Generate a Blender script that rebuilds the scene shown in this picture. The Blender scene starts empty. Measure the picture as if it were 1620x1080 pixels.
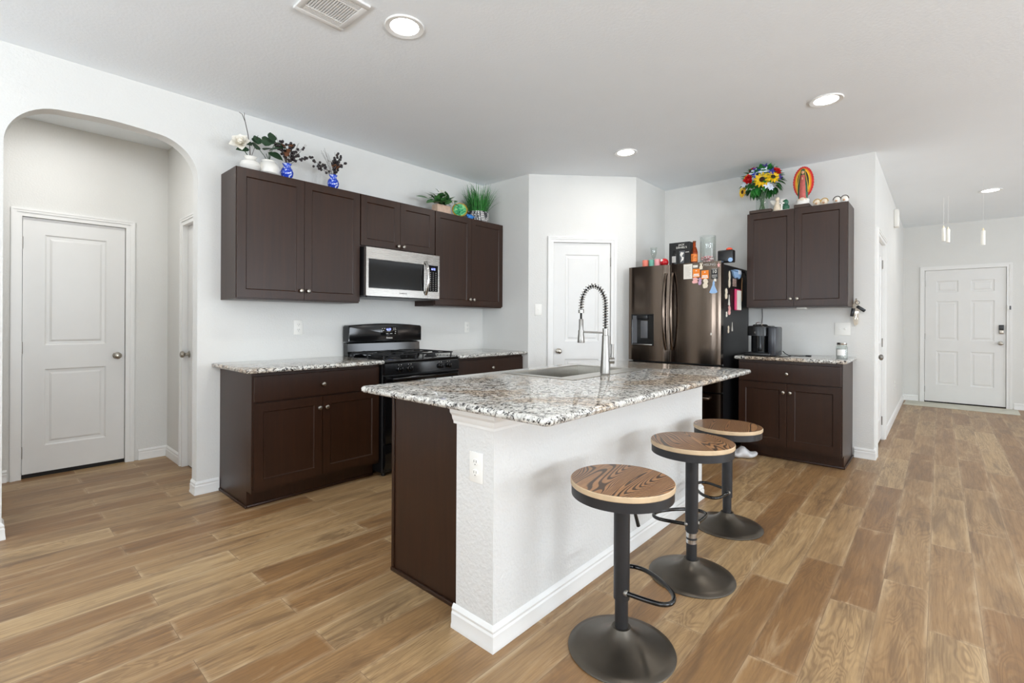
import bpy, bmesh, math, random
from mathutils import Vector, Matrix
R = math.radians
PI = math.pi
random.seed(7)
scn = bpy.context.scene
COL = scn.collection

# ------------------------------------------------------------------ camera, world, lights, exposure
cam_d = bpy.data.cameras.new('camera')
cam_d.sensor_width = 36.0
cam_d.lens = 756.22 * 36.0 / 1620.0
cam_d.shift_y = -31.2 / 1620.0
cam_d.clip_start = 0.05
cam = bpy.data.objects.new('camera', cam_d)
COL.objects.link(cam)
cam.matrix_world = (Matrix.Translation((0, 0, 1.2165)) @ Matrix.Rotation(0.7294 - PI / 2, 4, 'Z')
                    @ Matrix.Rotation(PI / 2, 4, 'X') @ Matrix.Rotation(0.005, 4, 'Z'))
scn.camera = cam

scn.view_settings.view_transform = 'Standard'
scn.view_settings.look = 'None'
scn.view_settings.gamma = 1.0
scn.view_settings.use_curve_mapping = False
scn.view_settings.exposure = 0.2
scn.cycles.use_denoising = True
scn.cycles.max_bounces = 14
scn.cycles.diffuse_bounces = 10
scn.cycles.caustics_reflective = False
scn.cycles.caustics_refractive = False
scn.cycles.sample_clamp_indirect = 6.0

world = bpy.data.worlds.new('sky')
scn.world = world
world.use_nodes = True
wn = world.node_tree.nodes
bg = wn['Background']
bg.inputs[0].default_value = (0.75, 0.86, 1.0, 1)
bg.inputs[1].default_value = 1.5


def window_light(name, loc, rot, sx, sy, watts, col=(0.93, 0.97, 1.0)):
    l = bpy.data.lights.new(name, 'AREA')
    l.shape = 'RECTANGLE'
    l.size, l.size_y = sx, sy
    l.energy = watts
    l.color = col
    o = bpy.data.objects.new(name, l)
    COL.objects.link(o)
    o.location = loc
    o.rotation_euler = rot
    return o


# daylight and added fill in the window openings of the living room behind and beside the camera
TILT = R(62)                                 # window lamps tipped up as added ceiling fill, steeper than daylight enters
SKYCOL = (0.87, 0.935, 1.0)
window_light('daylight_patio', (3.6, -4.38, 1.12), (PI / 2 + R(18), 0, 0), 2.2, 1.96, 82, SKYCOL)
window_light('daylight_fill_right', (0.2, -4.38, 1.4), (PI / 2 + TILT, 0, 0), 1.6, 1.4, 235, SKYCOL)
window_light('daylight_fill_rear', (-2.78, -1.4, 1.4), (PI / 2 + TILT, 0, -PI / 2), 1.8, 1.4, 92, SKYCOL)
window_light('daylight_fill_breakfast', (-2.78, 1.8, 1.4), (PI / 2 + TILT, 0, -PI / 2), 1.8, 1.4, 85, SKYCOL)
window_light('hall_fill', (7.6, -4.38, 1.4), (PI / 2 + R(25), 0, 0), 1.6, 1.4, 42, SKYCOL)  # added fill lamp that brightens the hallway
DOWNLIGHT_W = 5

# ------------------------------------------------------------------ materials


def S(r, g, b):
    f = lambda c: (c / 12.92 if c <= 0.04045 else ((c + 0.055) / 1.055) ** 2.4)
    return (f(r / 255), f(g / 255), f(b / 255), 1)


class NT:
    def __init__(s, name):
        s.m = bpy.data.materials.new(name)
        s.m.use_nodes = True
        s.t = s.m.node_tree
        s.b = s.t.nodes['Principled BSDF']

    def n(s, typ, **kw):
        nd = s.t.nodes.new(typ)
        for k, v in kw.items():
            if k.startswith('i_'):
                nd.inputs[k[2:].replace('_', ' ')].default_value = v
            else:
                setattr(nd, k, v)
        return nd

    def l(s, a, b):
        s.t.links.new(a, b)

    def coord(s, scale=(1, 1, 1), which='Object', rot=(0, 0, 0)):
        tc = s.n('ShaderNodeTexCoord')
        mp = s.n('ShaderNodeMapping')
        mp.inputs['Scale'].default_value = scale
        mp.inputs['Rotation'].default_value = rot
        s.l(tc.outputs[which], mp.inputs[0])
        return mp.outputs[0]

    def noise(s, vec, scale, detail=4, rough=0.5, dist=0.0, dim='3D'):
        nd = s.n('ShaderNodeTexNoise', noise_dimensions=dim)
        nd.inputs['Scale'].default_value = scale
        nd.inputs['Detail'].default_value = detail
        nd.inputs['Roughness'].default_value = rough
        nd.inputs['Distortion'].default_value = dist
        s.l(vec, nd.inputs['Vector'])
        return nd.outputs['Fac']

    def ramp(s, fac, stops, interp='LINEAR'):
        r = s.n('ShaderNodeValToRGB')
        r.color_ramp.interpolation = interp
        e = r.color_ramp.elements
        while len(e) < len(stops):
            e.new(0.5)
        for el, (p, c) in zip(e, stops):
            el.position = p
            el.color = c if len(c) == 4 else (*c, 1)
        s.l(fac, r.inputs[0])
        return r.outputs[0]

    def mix(s, fac, a, b, mode='MIX'):
        m = s.n('ShaderNodeMix', data_type='RGBA', blend_type=mode)
        for sock, v in ((m.inputs[0], fac), (m.inputs[6], a), (m.inputs[7], b)):
            if hasattr(v, 'is_output'):
                s.l(v, sock)
            else:
                sock.default_value = v
        return m.outputs[2]

    def math(s, op, a, b=0.0):
        m = s.n('ShaderNodeMath', operation=op)
        for sock, v in ((m.inputs[0], a), (m.inputs[1], b)):
            if hasattr(v, 'is_output'):
                s.l(v, sock)
            else:
                sock.default_value = v
        return m.outputs[0]

    def bump(s, h, strength, dist=0.01):
        b = s.n('ShaderNodeBump')
        b.inputs['Strength'].default_value = strength
        b.inputs['Distance'].default_value = dist
        s.l(h, b.inputs['Height'])
        s.l(b.outputs[0], s.b.inputs['Normal'])

    def set(s, **kw):
        for k, v in kw.items():
            sock = s.b.inputs[k.replace('_', ' ')]
            if hasattr(v, 'is_output'):
                s.l(v, sock)
            else:
                sock.default_value = v
        return s


def plain(name, col, rough=0.5, metal=0.0, var=0.06, scale=8.0, bump=0.0, bscale=60.0, **kw):
    t = NT(name)
    v = t.coord()
    f = t.noise(v, scale, 3)
    lo = tuple(c * (1 - var) for c in col[:3]) + (1,)
    hi = tuple(min(1, c * (1 + var)) for c in col[:3]) + (1,)
    t.set(Base_Color=t.ramp(f, [(0.3, lo), (0.7, hi)]), Roughness=rough, Metallic=metal, **kw)
    if bump:
        t.bump(t.noise(v, bscale, 3), bump, 0.004)
    return t.m


M = {}
M['wall'] = plain('wall_paint', S(220, 220, 217), 0.75, var=0.015, scale=3, bump=0.45, bscale=80)
M['island_wall'] = plain('island_wall_paint', S(218, 218, 216), 0.7, var=0.015, scale=3, bump=0.9, bscale=70)
M['ceil'] = plain('ceiling_paint', S(238, 243, 247), 0.85, var=0.012, scale=2, bump=0.35, bscale=60)
M['trim'] = plain('white_trim_enamel', S(230, 230, 228), 0.35, var=0.01)
M['door'] = plain('white_door_enamel', S(224, 224, 222), 0.38, var=0.01)
M['plate'] = plain('white_plastic', S(238, 237, 232), 0.4, var=0.01)
M['slot'] = plain('dark_slot', S(60, 58, 55), 0.6)
M['dark_gap'] = plain('dark_gap', S(24, 21, 19), 0.8)
M['nickel'] = plain('satin_nickel', S(176, 170, 160), 0.28, 1.0, var=0.04)
M['chrome'] = plain('chrome', S(190, 189, 186), 0.15, 1.0, var=0.02)
M['hinge'] = plain('nickel_hinge', S(150, 146, 140), 0.4, 0.9)
M['black_gloss'] = plain('black_enamel', S(14, 14, 15), 0.12, var=0.1)
M['black_gloss'].node_tree.nodes['Principled BSDF'].inputs['Specular IOR Level'].default_value = 0.6
M['black_satin'] = plain('black_satin', S(20, 20, 21), 0.35, var=0.1)
M['black_matte'] = plain('black_cast_iron', S(22, 22, 23), 0.6, var=0.15, bump=0.1, bscale=150)
M['black_plastic'] = plain('black_plastic', S(22, 23, 25), 0.28, var=0.08)
M['glass_black'] = plain('black_glass', S(20, 20, 21), 0.07, var=0.05)
M['stool_metal'] = plain('stool_black_metal', S(46, 46, 48), 0.42, 0.35, var=0.15, scale=6)
M['stool_base'] = plain('stool_bronze_metal', S(88, 82, 74), 0.36, 0.85, var=0.2, scale=5)
M['rubber'] = plain('black_rubber', S(18, 18, 18), 0.7)
M['white_ceramic'] = plain('white_ceramic', S(232, 230, 224), 0.25, var=0.02)
M['petal_white'] = plain('white_petal', S(232, 228, 218), 0.6, var=0.05)
M['twig'] = plain('brown_twig', S(58, 46, 38), 0.8, var=0.25, scale=40)
M['dry'] = plain('dry_flower_brown', S(120, 78, 52), 0.85, var=0.3, scale=60)
M['berry'] = plain('dark_berry', S(38, 28, 30), 0.25, var=0.3, scale=60)
M['leaf_dark'] = plain('dark_green_leaf', S(36, 66, 38), 0.5, var=0.3, scale=25)
M['leaf_mid'] = plain('mid_green_leaf', S(62, 110, 56), 0.45, var=0.3, scale=25)
M['leaf_bright'] = plain('bright_green_leaf', S(46, 122, 50), 0.45, var=0.35, scale=25)
M['grass_green'] = plain('grass_blade_green', S(52, 124, 52), 0.5, var=0.45, scale=30)
M['pink_planter'] = plain('blush_planter', S(205, 176, 154), 0.6, var=0.12, scale=30)
M['red'] = plain('red_petal', S(200, 28, 30), 0.5, var=0.2, scale=40)
M['yellow'] = plain('yellow_petal', S(240, 196, 24), 0.5, var=0.15, scale=40)
M['blue'] = plain('blue_petal', S(46, 62, 170), 0.5, var=0.2, scale=40)
M['violet'] = plain('violet_petal', S(70, 56, 130), 0.5, var=0.2, scale=40)
M['pale_blue'] = plain('pale_blue_petal', S(214, 224, 238), 0.5, var=0.05)
M['brown'] = plain('seed_brown', S(58, 34, 18), 0.8, var=0.3, scale=80)
M['skin'] = plain('painted_skin', S(205, 160, 125), 0.5, var=0.05)
M['rose_robe'] = plain('rose_robe', S(186, 92, 84), 0.45, var=0.18, scale=35)
M['green_robe'] = plain('green_robe', S(44, 98, 74), 0.45, var=0.15, scale=35)
M['dark_box'] = plain('dark_brown_block', S(62, 48, 40), 0.6, var=0.1)
M['orange_paint'] = plain('orange_paint', S(226, 138, 30), 0.5, var=0.08)
M['gold'] = plain('gold_paint', S(200, 160, 60), 0.35, 0.4, var=0.1)
M['beige_fig'] = plain('cream_figurine', S(226, 212, 190), 0.4, var=0.12, scale=40)
M['coral'] = plain('coral_wax', S(232, 128, 108), 0.5, var=0.06)
M['teal'] = plain('teal_wax', S(112, 178, 160), 0.5, var=0.06)
M['pink'] = plain('pink_wax', S(232, 160, 164), 0.5, var=0.06)
M['red_wax'] = plain('red_wax', S(190, 26, 34), 0.25, var=0.2, scale=40)
M['paper'] = plain('white_paper', S(226, 222, 212), 0.7, var=0.02)
M['ink'] = plain('grey_ink', S(110, 108, 104), 0.7)
M['orange'] = plain('orange_card', S(236, 132, 36), 0.55, var=0.05)
M['magenta'] = plain('magenta_card', S(200, 40, 96), 0.5, var=0.06)
M['cream'] = plain('cream_magnet', S(228, 216, 196), 0.5, var=0.1, scale=60)
M['baby_blue'] = plain('pale_blue_plastic', S(150, 184, 224), 0.45, var=0.06)
M['pale_pink'] = plain('pale_pink_magnet', S(228, 170, 166), 0.5, var=0.1)
M['lilac'] = plain('lilac_magnet', S(180, 150, 180), 0.5, var=0.1)
M['silver_print'] = plain('silver_print', S(186, 184, 180), 0.4, 0.3)
M['white_print'] = plain('white_print', S(232, 230, 224), 0.5)
M['photo'] = plain('photo_print', S(150, 128, 120), 0.4, var=0.6, scale=90)
M['bamboo'] = plain('tan_wood', S(150, 110, 70), 0.5, var=0.1)
M['mat_grey'] = plain('pale_vinyl_mat', S(196, 194, 180), 0.55, var=0.1, scale=6, bump=0.1)
M['candle'] = plain('white_wax', S(244, 242, 234), 0.4, var=0.01)
M['flame_tip'] = plain('cream_flame', S(250, 236, 200), 0.4)
M['string'] = plain('pale_thread', S(222, 222, 220), 0.6)
M['red_cap'] = plain('orange_red_cap', S(226, 76, 40), 0.35, var=0.05)
M['grey_plastic'] = plain('grey_plastic', S(92, 94, 98), 0.35, var=0.05)
M['tank'] = plain('smoked_tank_plastic', S(44, 46, 52), 0.25, var=0.05)
M['bag'] = plain('clear_plastic_bag', S(206, 206, 208), 0.25, var=0.08, scale=20)
M['wax_jar'] = plain('grey_candle_wax', S(186, 184, 182), 0.35, var=0.12, scale=40)
M['label_white'] = plain('white_label', S(232, 231, 228), 0.5)
M['amber_label'] = plain('amber_label', S(222, 120, 44), 0.5, var=0.45, scale=70)


def glass(name, col=(1, 1, 1, 1), rough=0.02, ior=1.45):
    """thin-walled glass: see-through with a fresnel sheen"""
    t = NT(name)
    t.t.nodes.remove(t.b)
    out = [n for n in t.t.nodes if n.type == 'OUTPUT_MATERIAL'][0]
    tr = t.n('ShaderNodeBsdfTransparent')
    f = t.noise(t.coord(), 6, 2)
    t.l(t.ramp(f, [(0.3, col), (0.7, tuple(c * 0.97 for c in col[:3]) + (1,))]), tr.inputs[0])
    gl = t.n('ShaderNodeBsdfGlossy')
    gl.inputs['Roughness'].default_value = rough
    lw = t.n('ShaderNodeLayerWeight')
    lw.inputs[0].default_value = 0.5
    mx = t.n('ShaderNodeMixShader')
    t.l(t.math('ADD', t.math('MULTIPLY', t.math('POWER', lw.outputs['Facing'], 4.0), 0.45), 0.05), mx.inputs[0])
    t.l(tr.outputs[0], mx.inputs[1])
    t.l(gl.outputs[0], mx.inputs[2])
    t.l(mx.outputs[0], out.inputs[0])
    return t.m


M['glass'] = glass('clear_glass', (0.93, 0.95, 0.94, 1))
M['amber_glass'] = glass('amber_glass', S(226, 140, 30), 0.03)


def emit(name, col, strength):
    t = NT(name)
    t.set(Base_Color=col, Emission_Color=col, Emission_Strength=strength)
    return t.m


M['lamp'] = emit('lamp_diffuser', (1, 0.98, 0.95, 1), 12.0)
M['led_blue'] = emit('blue_led', (0.25, 0.3, 1.0, 1), 4.0)


def cabinet_wood():
    t = NT('espresso_stained_wood')
    g = t.noise(t.coord((9, 9, 0.5)), 5, 4, 0.55, 0.3)
    a = t.ramp(g, [(0.25, S(38, 20, 9)), (0.6, S(48, 26, 13)), (0.85, S(56, 31, 16))])
    t.set(Base_Color=a, Roughness=0.36)
    t.b.inputs['Specular IOR Level'].default_value = 0.44
    return t.m


M['cab'] = cabinet_wood()


def floor_wood():
    t = NT('wood_plank_vinyl')
    v = t.coord()
    br = t.n('ShaderNodeTexBrick')
    br.offset = 0.37
    br.offset_frequency = 2
    br.inputs['Color1'].default_value = (0, 0, 0, 1)
    br.inputs['Color2'].default_value = (1, 1, 1, 1)
    br.inputs['Mortar'].default_value = (0.5, 0.5, 0.5, 1)
    br.inputs['Scale'].default_value = 1.0
    br.inputs['Mortar Size'].default_value = 0.0012
    br.inputs['Mortar Smooth'].default_value = 0.6
    br.inputs['Brick Width'].default_value = 1.0
    br.inputs['Row Height'].default_value = 0.163
    sh = t.n('ShaderNodeVectorMath', operation='ADD')
    sh.inputs[1].default_value = (20.11, 20.019 - 0.163 * 0.0, 0)
    t.l(v, sh.inputs[0])
    t.l(sh.outputs[0], br.inputs['Vector'])
    rnd = t.math('MULTIPLY', br.outputs['Color'], 37.0)
    # grain: coordinates shifted per plank
    cmb = t.n('ShaderNodeCombineXYZ')
    t.l(rnd, cmb.inputs[0])
    t.l(t.math('MULTIPLY', rnd, 0.61), cmb.inputs[1])
    t.l(rnd, cmb.inputs[2])
    ad = t.n('ShaderNodeVectorMath', operation='ADD')
    t.l(v, ad.inputs[0])
    t.l(cmb.outputs[0], ad.inputs[1])
    mp = t.n('ShaderNodeMapping')
    mp.inputs['Scale'].default_value = (1.6, 9.0, 1.0)
    t.l(ad.outputs[0], mp.inputs[0])
    swirl = t.noise(mp.outputs[0], 1.0, 2, 0.5, 0.8)
    wv = t.math('SINE', t.math('MULTIPLY', swirl, 110.0))
    rings = t.ramp(t.math('ADD', t.math('MULTIPLY', wv, 0.5), 0.5), [(0.35, (0, 0, 0, 1)), (0.9, (1, 1, 1, 1))])
    mp2 = t.n('ShaderNodeMapping')
    mp2.inputs['Scale'].default_value = (2.6, 60.0, 1.0)
    t.l(ad.outputs[0], mp2.inputs[0])
    fine = t.noise(mp2.outputs[0], 1.6, 6, 0.7, 0.4)
    mp3 = t.n('ShaderNodeMapping')
    mp3.inputs['Scale'].default_value = (1.3, 8.5, 1.0)
    t.l(ad.outputs[0], mp3.inputs[0])
    blotch = t.noise(mp3.outputs[0], 1.3, 5, 0.62, 0.9)
    mask = t.ramp(t.noise(mp3.outputs[0], 0.8, 2, 0.5, 0.3), [(0.42, (0, 0, 0, 1)), (0.6, (1, 1, 1, 1))])
    base = t.ramp(br.outputs['Color'], [(0.0, S(142, 106, 68)), (0.35, S(156, 121, 81)), (0.7, S(168, 136, 96)),
                                        (1.0, S(186, 156, 114))])
    c = t.mix(t.math('MULTIPLY', t.math('MULTIPLY', rings, mask), 0.42), base, S(108, 80, 54))
    f2 = t.ramp(fine, [(0.42, (0, 0, 0, 1)), (0.68, (1, 1, 1, 1))])
    c = t.mix(t.math('MULTIPLY', f2, 0.5), c, S(104, 76, 52))
    f3 = t.ramp(blotch, [(0.5, (0, 0, 0, 1)), (0.68, (1, 1, 1, 1))])
    c = t.mix(t.math('MULTIPLY', f3, 0.62), c, S(104, 80, 58))
    f4 = t.ramp(blotch, [(0.28, (1, 1, 1, 1)), (0.44, (0, 0, 0, 1))])
    c = t.mix(t.math('MULTIPLY', f4, 0.45), c, S(200, 174, 136))
    # printed pale edge of every plank
    b2 = t.n('ShaderNodeTexBrick')
    b2.offset, b2.offset_frequency = 0.37, 2
    for k_, v_ in (('Scale', 1.0), ('Mortar Size', 0.02), ('Mortar Smooth', 1.0), ('Brick Width', 1.0), ('Row Height', 0.163)):
        b2.inputs[k_].default_value = v_
    t.l(sh.outputs[0], b2.inputs['Vector'])
    edge = t.math('MULTIPLY', b2.outputs['Fac'], t.ramp(blotch, [(0.35, (1, 1, 1, 1)), (0.6, (0, 0, 0, 1))]))
    c = t.mix(t.math('MULTIPLY', edge, 0.4), c, S(214, 192, 158))
    c = t.mix(t.math('MULTIPLY', br.outputs['Fac'], 0.6), c, S(92, 70, 50))
    t.set(Base_Color=c, Roughness=t.math('ADD', t.math('MULTIPLY', fine, 0.18), 0.3))
    t.bump(fine, 0.06, 0.002)
    return t.m


M['floor'] = floor_wood()


def granite():
    t = NT('speckled_granite')
    v = t.coord()
    big = t.noise(v, 2.3, 4, 0.6, 0.6)
    mid = t.noise(v, 30, 5, 0.65, 0.4)
    vo = t.n('ShaderNodeTexVoronoi')
    vo.inputs['Scale'].default_value = 95
    t.l(v, vo.inputs['Vector'])
    cell = t.n('ShaderNodeSeparateColor')
    t.l(vo.outputs['Color'], cell.inputs[0])
    sp = t.noise(v, 62, 5, 0.7, 0.9)
    sp2 = t.noise(v, 44, 5, 0.7, 0.6)
    base = t.ramp(mid, [(0.3, S(150, 149, 145)), (0.44, S(196, 195, 189)), (0.6, S(222, 221, 215)), (0.8, S(172, 170, 164))])
    base = t.mix(t.math('MULTIPLY', cell.outputs[0], 0.28), base, S(226, 225, 220))
    patch = t.ramp(big, [(0.5, (0, 0, 0, 1)), (0.6, (1, 1, 1, 1))])
    tan = t.ramp(mid, [(0.35, S(140, 112, 84)), (0.62, S(202, 184, 158))])
    c = t.mix(t.math('MULTIPLY', patch, 0.7), base, tan)
    gr = t.ramp(sp2, [(0.53, (0, 0, 0, 1)), (0.58, (1, 1, 1, 1))])
    grey = t.mix(patch, S(128, 125, 121), S(104, 80, 60))
    c = t.mix(t.math('MULTIPLY', gr, 0.75), c, grey)
    bk = t.ramp(sp, [(0.535, (0, 0, 0, 1)), (0.565, (1, 1, 1, 1))])
    c = t.mix(bk, c, S(36, 33, 33))
    t.set(Base_Color=c, Roughness=0.055)
    t.b.inputs['Specular IOR Level'].default_value = 0.6
    return t.m


M['granite'] = granite()


def seat_wood():
    t = NT('burnt_grain_pine')
    oi = t.n('ShaderNodeObjectInfo')
    v = t.coord((1, 1, 0))
    off = t.n('ShaderNodeVectorMath', operation='ADD')
    cm = t.n('ShaderNodeCombineXYZ')
    t.l(t.math('MULTIPLY', oi.outputs['Random'], 3.0), cm.inputs[0])
    t.l(t.math('MULTIPLY', oi.outputs['Random'], 7.0), cm.inputs[1])
    t.l(v, off.inputs[0])
    t.l(cm.outputs[0], off.inputs[1])
    mp = t.n('ShaderNodeMapping')
    mp.inputs['Scale'].default_value = (1.1, 6.0, 1.0)
    t.l(off.outputs[0], mp.inputs[0])
    sw = t.noise(mp.outputs[0], 1.0, 1.5, 0.4, 0.2)
    sy = t.n('ShaderNodeSeparateXYZ')
    t.l(off.outputs[0], sy.inputs[0])
    wv = t.math('SINE', t.math('ADD', t.math('MULTIPLY', sw, 330.0), t.math('MULTIPLY', sy.outputs[1], 260.0)))
    lines = t.ramp(t.math('ADD', t.math('MULTIPLY', wv, 0.5), 0.5), [(0.48, (0, 0, 0, 1)), (0.8, (1, 1, 1, 1))])
    mp2 = t.n('ShaderNodeMapping')
    mp2.inputs['Scale'].default_value = (6, 80, 1)
    t.l(off.outputs[0], mp2.inputs[0])
    fine = t.noise(mp2.outputs[0], 1.5, 4, 0.6)
    base = t.ramp(fine, [(0.3, S(146, 100, 64)), (0.7, S(186, 140, 96))])
    c = t.mix(t.math('MULTIPLY', lines, 0.9), base, S(40, 28, 23))
    t.set(Base_Color=c, Roughness=0.28)
    t.b.inputs['Specular IOR Level'].default_value = 0.6
    return t.m


M['seat_wood'] = seat_wood()
M['seat_edge'] = plain('pale_pine_edge', S(196, 172, 140), 0.4, var=0.12, scale=20)


def brushed(name, col, rough, axis_scale, metal=1.0):
    t = NT(name)
    g = t.noise(t.coord(axis_scale), 30, 3)
    lo = tuple(c * 0.9 for c in col[:3]) + (1,)
    t.set(Base_Color=t.ramp(g, [(0.3, lo), (0.7, col)]), Metallic=metal,
          Roughness=t.math('ADD', t.math('MULTIPLY', g, 0.1), rough - 0.05))
    return t.m


M['steel'] = brushed('brushed_steel', S(190, 187, 182), 0.27, (0.3, 8, 8))
M['faucet'] = brushed('faucet_steel', S(150, 147, 142), 0.3, (8, 8, 0.3))
M['sink_steel'] = brushed('sink_steel', S(190, 187, 180), 0.3, (4, 4, 1))
M['black_steel'] = brushed('black_stainless', S(106, 94, 84), 0.16, (6, 6, 0.3))


def blue_china():
    t = NT('blue_white_china')
    f = t.noise(t.coord(), 34, 3, 0.5, 1.5)
    t.set(Base_Color=t.ramp(f, [(0.42, S(28, 58, 178)), (0.55, S(60, 96, 210)), (0.6, S(214, 222, 240))]), Roughness=0.15)
    return t.m


M['china'] = blue_china()


def pattern_pot():
    t = NT('black_white_pot_pattern')
    v = t.coord((1, 1, 1))
    ck = t.n('ShaderNodeTexVoronoi', feature='DISTANCE_TO_EDGE')
    ck.inputs['Scale'].default_value = 60
    ck.inputs['Randomness'].default_value = 0.25
    t.l(v, ck.inputs['Vector'])
    t.set(Base_Color=t.ramp(ck.outputs['Distance'], [(0.12, S(40, 42, 46)), (0.2, S(230, 230, 228))]), Roughness=0.4)
    return t.m


M['pot'] = pattern_pot()


def swirl_plate():
    t = NT('green_gold_glaze')
    f = t.noise(t.coord(), 22, 3, 0.5, 1.2)
    t.set(Base_Color=t.ramp(f, [(0.3, S(30, 110, 60)), (0.48, S(70, 176, 120)), (0.62, S(160, 220, 150)), (0.75, S(214, 196, 60))]),
          Roughness=0.12)
    return t.m


M['plate_green'] = swirl_plate()
M['plate_rim'] = plain('olive_gold_rim', S(170, 140, 40), 0.2, var=0.25, scale=30)
M['blue_glass'] = plain('blue_glaze', S(50, 130, 210), 0.15, var=0.2, scale=30)


def candy():
    t = NT('pink_white_candy')
    f = t.noise(t.coord(), 70, 2)
    t.set(Base_Color=t.ramp(f, [(0.42, S(214, 90, 104)), (0.5, S(236, 190, 190)), (0.6, S(244, 238, 234))]), Roughness=0.4)
    return t.m


M['candy'] = candy()

# ------------------------------------------------------------------ mesh builder


class MB:
    def __init__(s):
        s.bm = bmesh.new()
        s.mi = 0

    def _mark(s, faces):
        for f in faces:
            f.material_index = s.mi

    def box(s, x0, x1, y0, y1, z0, z1, b=0.0, seg=2):
        r = bmesh.ops.create_cube(s.bm, size=1.0)
        vs = r['verts']
        for v in vs:
            v.co = Vector(((x0 + x1) / 2 + v.co.x * (x1 - x0), (y0 + y1) / 2 + v.co.y * (y1 - y0),
                           (z0 + z1) / 2 + v.co.z * (z1 - z0)))
        fs = {f for v in vs for f in v.link_faces}
        s._mark(fs)
        if b > 0:
            es = list({e for v in vs for e in v.link_edges})
            r = bmesh.ops.bevel(s.bm, geom=es, offset=b, segments=seg, profile=0.5, affect='EDGES', material=s.mi)
        return s

    def prism(s, pts, axis, a, b):
        """polygon extruded along axis; pts are the two other coordinates in x,y,z order"""
        def mk(p, t):
            if axis == 'x':
                return (t, p[0], p[1])
            if axis == 'y':
                return (p[0], t, p[1])
            return (p[0], p[1], t)
        va = [s.bm.verts.new(mk(p, a)) for p in pts]
        vb = [s.bm.verts.new(mk(p, b)) for p in pts]
        fs = [s.bm.faces.new(va), s.bm.faces.new(vb[::-1])]
        n = len(pts)
        for i in range(n):
            fs.append(s.bm.faces.new((va[i], vb[i], vb[(i + 1) % n], va[(i + 1) % n])))
        s._mark(fs)
        bmesh.ops.recalc_face_normals(s.bm, faces=fs)
        return s

    def lathe(s, prof, n=28, c=(0, 0), z0=0.0, sx=1.0, sy=1.0):
        rings = []
        for r, z in prof:
            if r < 1e-6:
                rings.append([s.bm.verts.new((c[0], c[1], z + z0))])
            else:
                rings.append([s.bm.verts.new((c[0] + sx * r * math.cos(2 * PI * i / n), c[1] + sy * r * math.sin(2 * PI * i / n), z + z0))
                              for i in range(n)])
        fs = []
        for a, b in zip(rings, rings[1:]):
            for i in range(n):
                j = (i + 1) % n
                if len(a) == 1 and len(b) == 1:
                    continue
                if len(a) == 1:
                    fs.append(s.bm.faces.new((a[0], b[i], b[j])))
                elif len(b) == 1:
                    fs.append(s.bm.faces.new((a[i], b[0], a[j])))
                else:
                    fs.append(s.bm.faces.new((a[i], b[i], b[j], a[j])))
        for ring, flip in ((rings[0], 0), (rings[-1], 1)):
            if len(ring) > 1 and not getattr(s, 'open_ends', False):
                fs.append(s.bm.faces.new(ring if flip else ring[::-1]))
        s._mark(fs)
        bmesh.ops.recalc_face_normals(s.bm, faces=fs)
        return s

    def tube(s, pts, r, n=10, closed=False, flat=1.0):
        P = [Vector(p) for p in pts]
        m = len(P)
        rad = r if isinstance(r, (list, tuple)) else [r] * m
        t0 = (P[1] - P[0]).normalized()
        up = Vector((0, 0, 1)) if abs(t0.z) < 0.9 else Vector((1, 0, 0))
        nrm = (up - t0 * up.dot(t0)).normalized()
        rings = []
        for i in range(m):
            if closed:
                t = (P[(i + 1) % m] - P[(i - 1) % m]).normalized()
            else:
                t = (P[min(i + 1, m - 1)] - P[max(i - 1, 0)]).normalized()
            nrm = (nrm - t * nrm.dot(t)).normalized()
            bn = t.cross(nrm)
            rings.append([s.bm.verts.new(P[i] + (nrm * math.cos(2 * PI * k / n) + bn * flat * math.sin(2 * PI * k / n)) * rad[i])
                          for k in range(n)])
        fs = []
        for i in range(m if closed else m - 1):
            a, b = rings[i], rings[(i + 1) % m]
            for k in range(n):
                fs.append(s.bm.faces.new((a[k], a[(k + 1) % n], b[(k + 1) % n], b[k])))
        if not closed:
            fs.append(s.bm.faces.new(rings[0][::-1]))
            fs.append(s.bm.faces.new(rings[-1]))
        s._mark(fs)
        bmesh.ops.recalc_face_normals(s.bm, faces=fs)
        return s

    def cyl(s, p0, p1, r0, r1=None, n=20):
        return s.tube([p0, p1], [r0, r0 if r1 is None else r1], n)

    def ball(s, c, r, sc=(1, 1, 1), u=14, v=9, rot=None):
        m = Matrix.Translation(c) @ (rot or Matrix.Identity(4)) @ Matrix.Diagonal((r * sc[0], r * sc[1], r * sc[2], 1))
        rr = bmesh.ops.create_uvsphere(s.bm, u_segments=u, v_segments=v, radius=1.0, matrix=m)
        s._mark({f for w in rr['verts'] for f in w.link_faces})
        return s

    def leaf(s, base, d, up, L, W, bend=0.25, fold=0.15, n=6, tip=1.0):
        """a curved, folded leaf blade"""
        d = Vector(d).normalized()
        up = Vector(up)
        side = d.cross(up)
        if side.length < 1e-4:
            side = d.cross(Vector((1, 0, 0)))
        side.normalize()
        up = side.cross(d).normalized()
        base = Vector(base)
        rows = []
        for i in range(n + 1):
            t = i / n
            w = W * 0.5 * (math.sin(PI * min(1, t ** 0.8 * 0.98 + 0.02)) ** 0.8) if i not in (0, n) else W * 0.03
            p = base + d * (L * t) - up * (bend * L * t * t)
            rows.append([s.bm.verts.new(p - side * w + up * fold * w), s.bm.verts.new(p), s.bm.verts.new(p + side * w + up * fold * w)])
        fs = []
        for a, b in zip(rows, rows[1:]):
            fs.append(s.bm.faces.new((a[0], a[1], b[1], b[0])))
            fs.append(s.bm.faces.new((a[1], a[2], b[2], b[1])))
        s._mark(fs)
        return s

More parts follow.
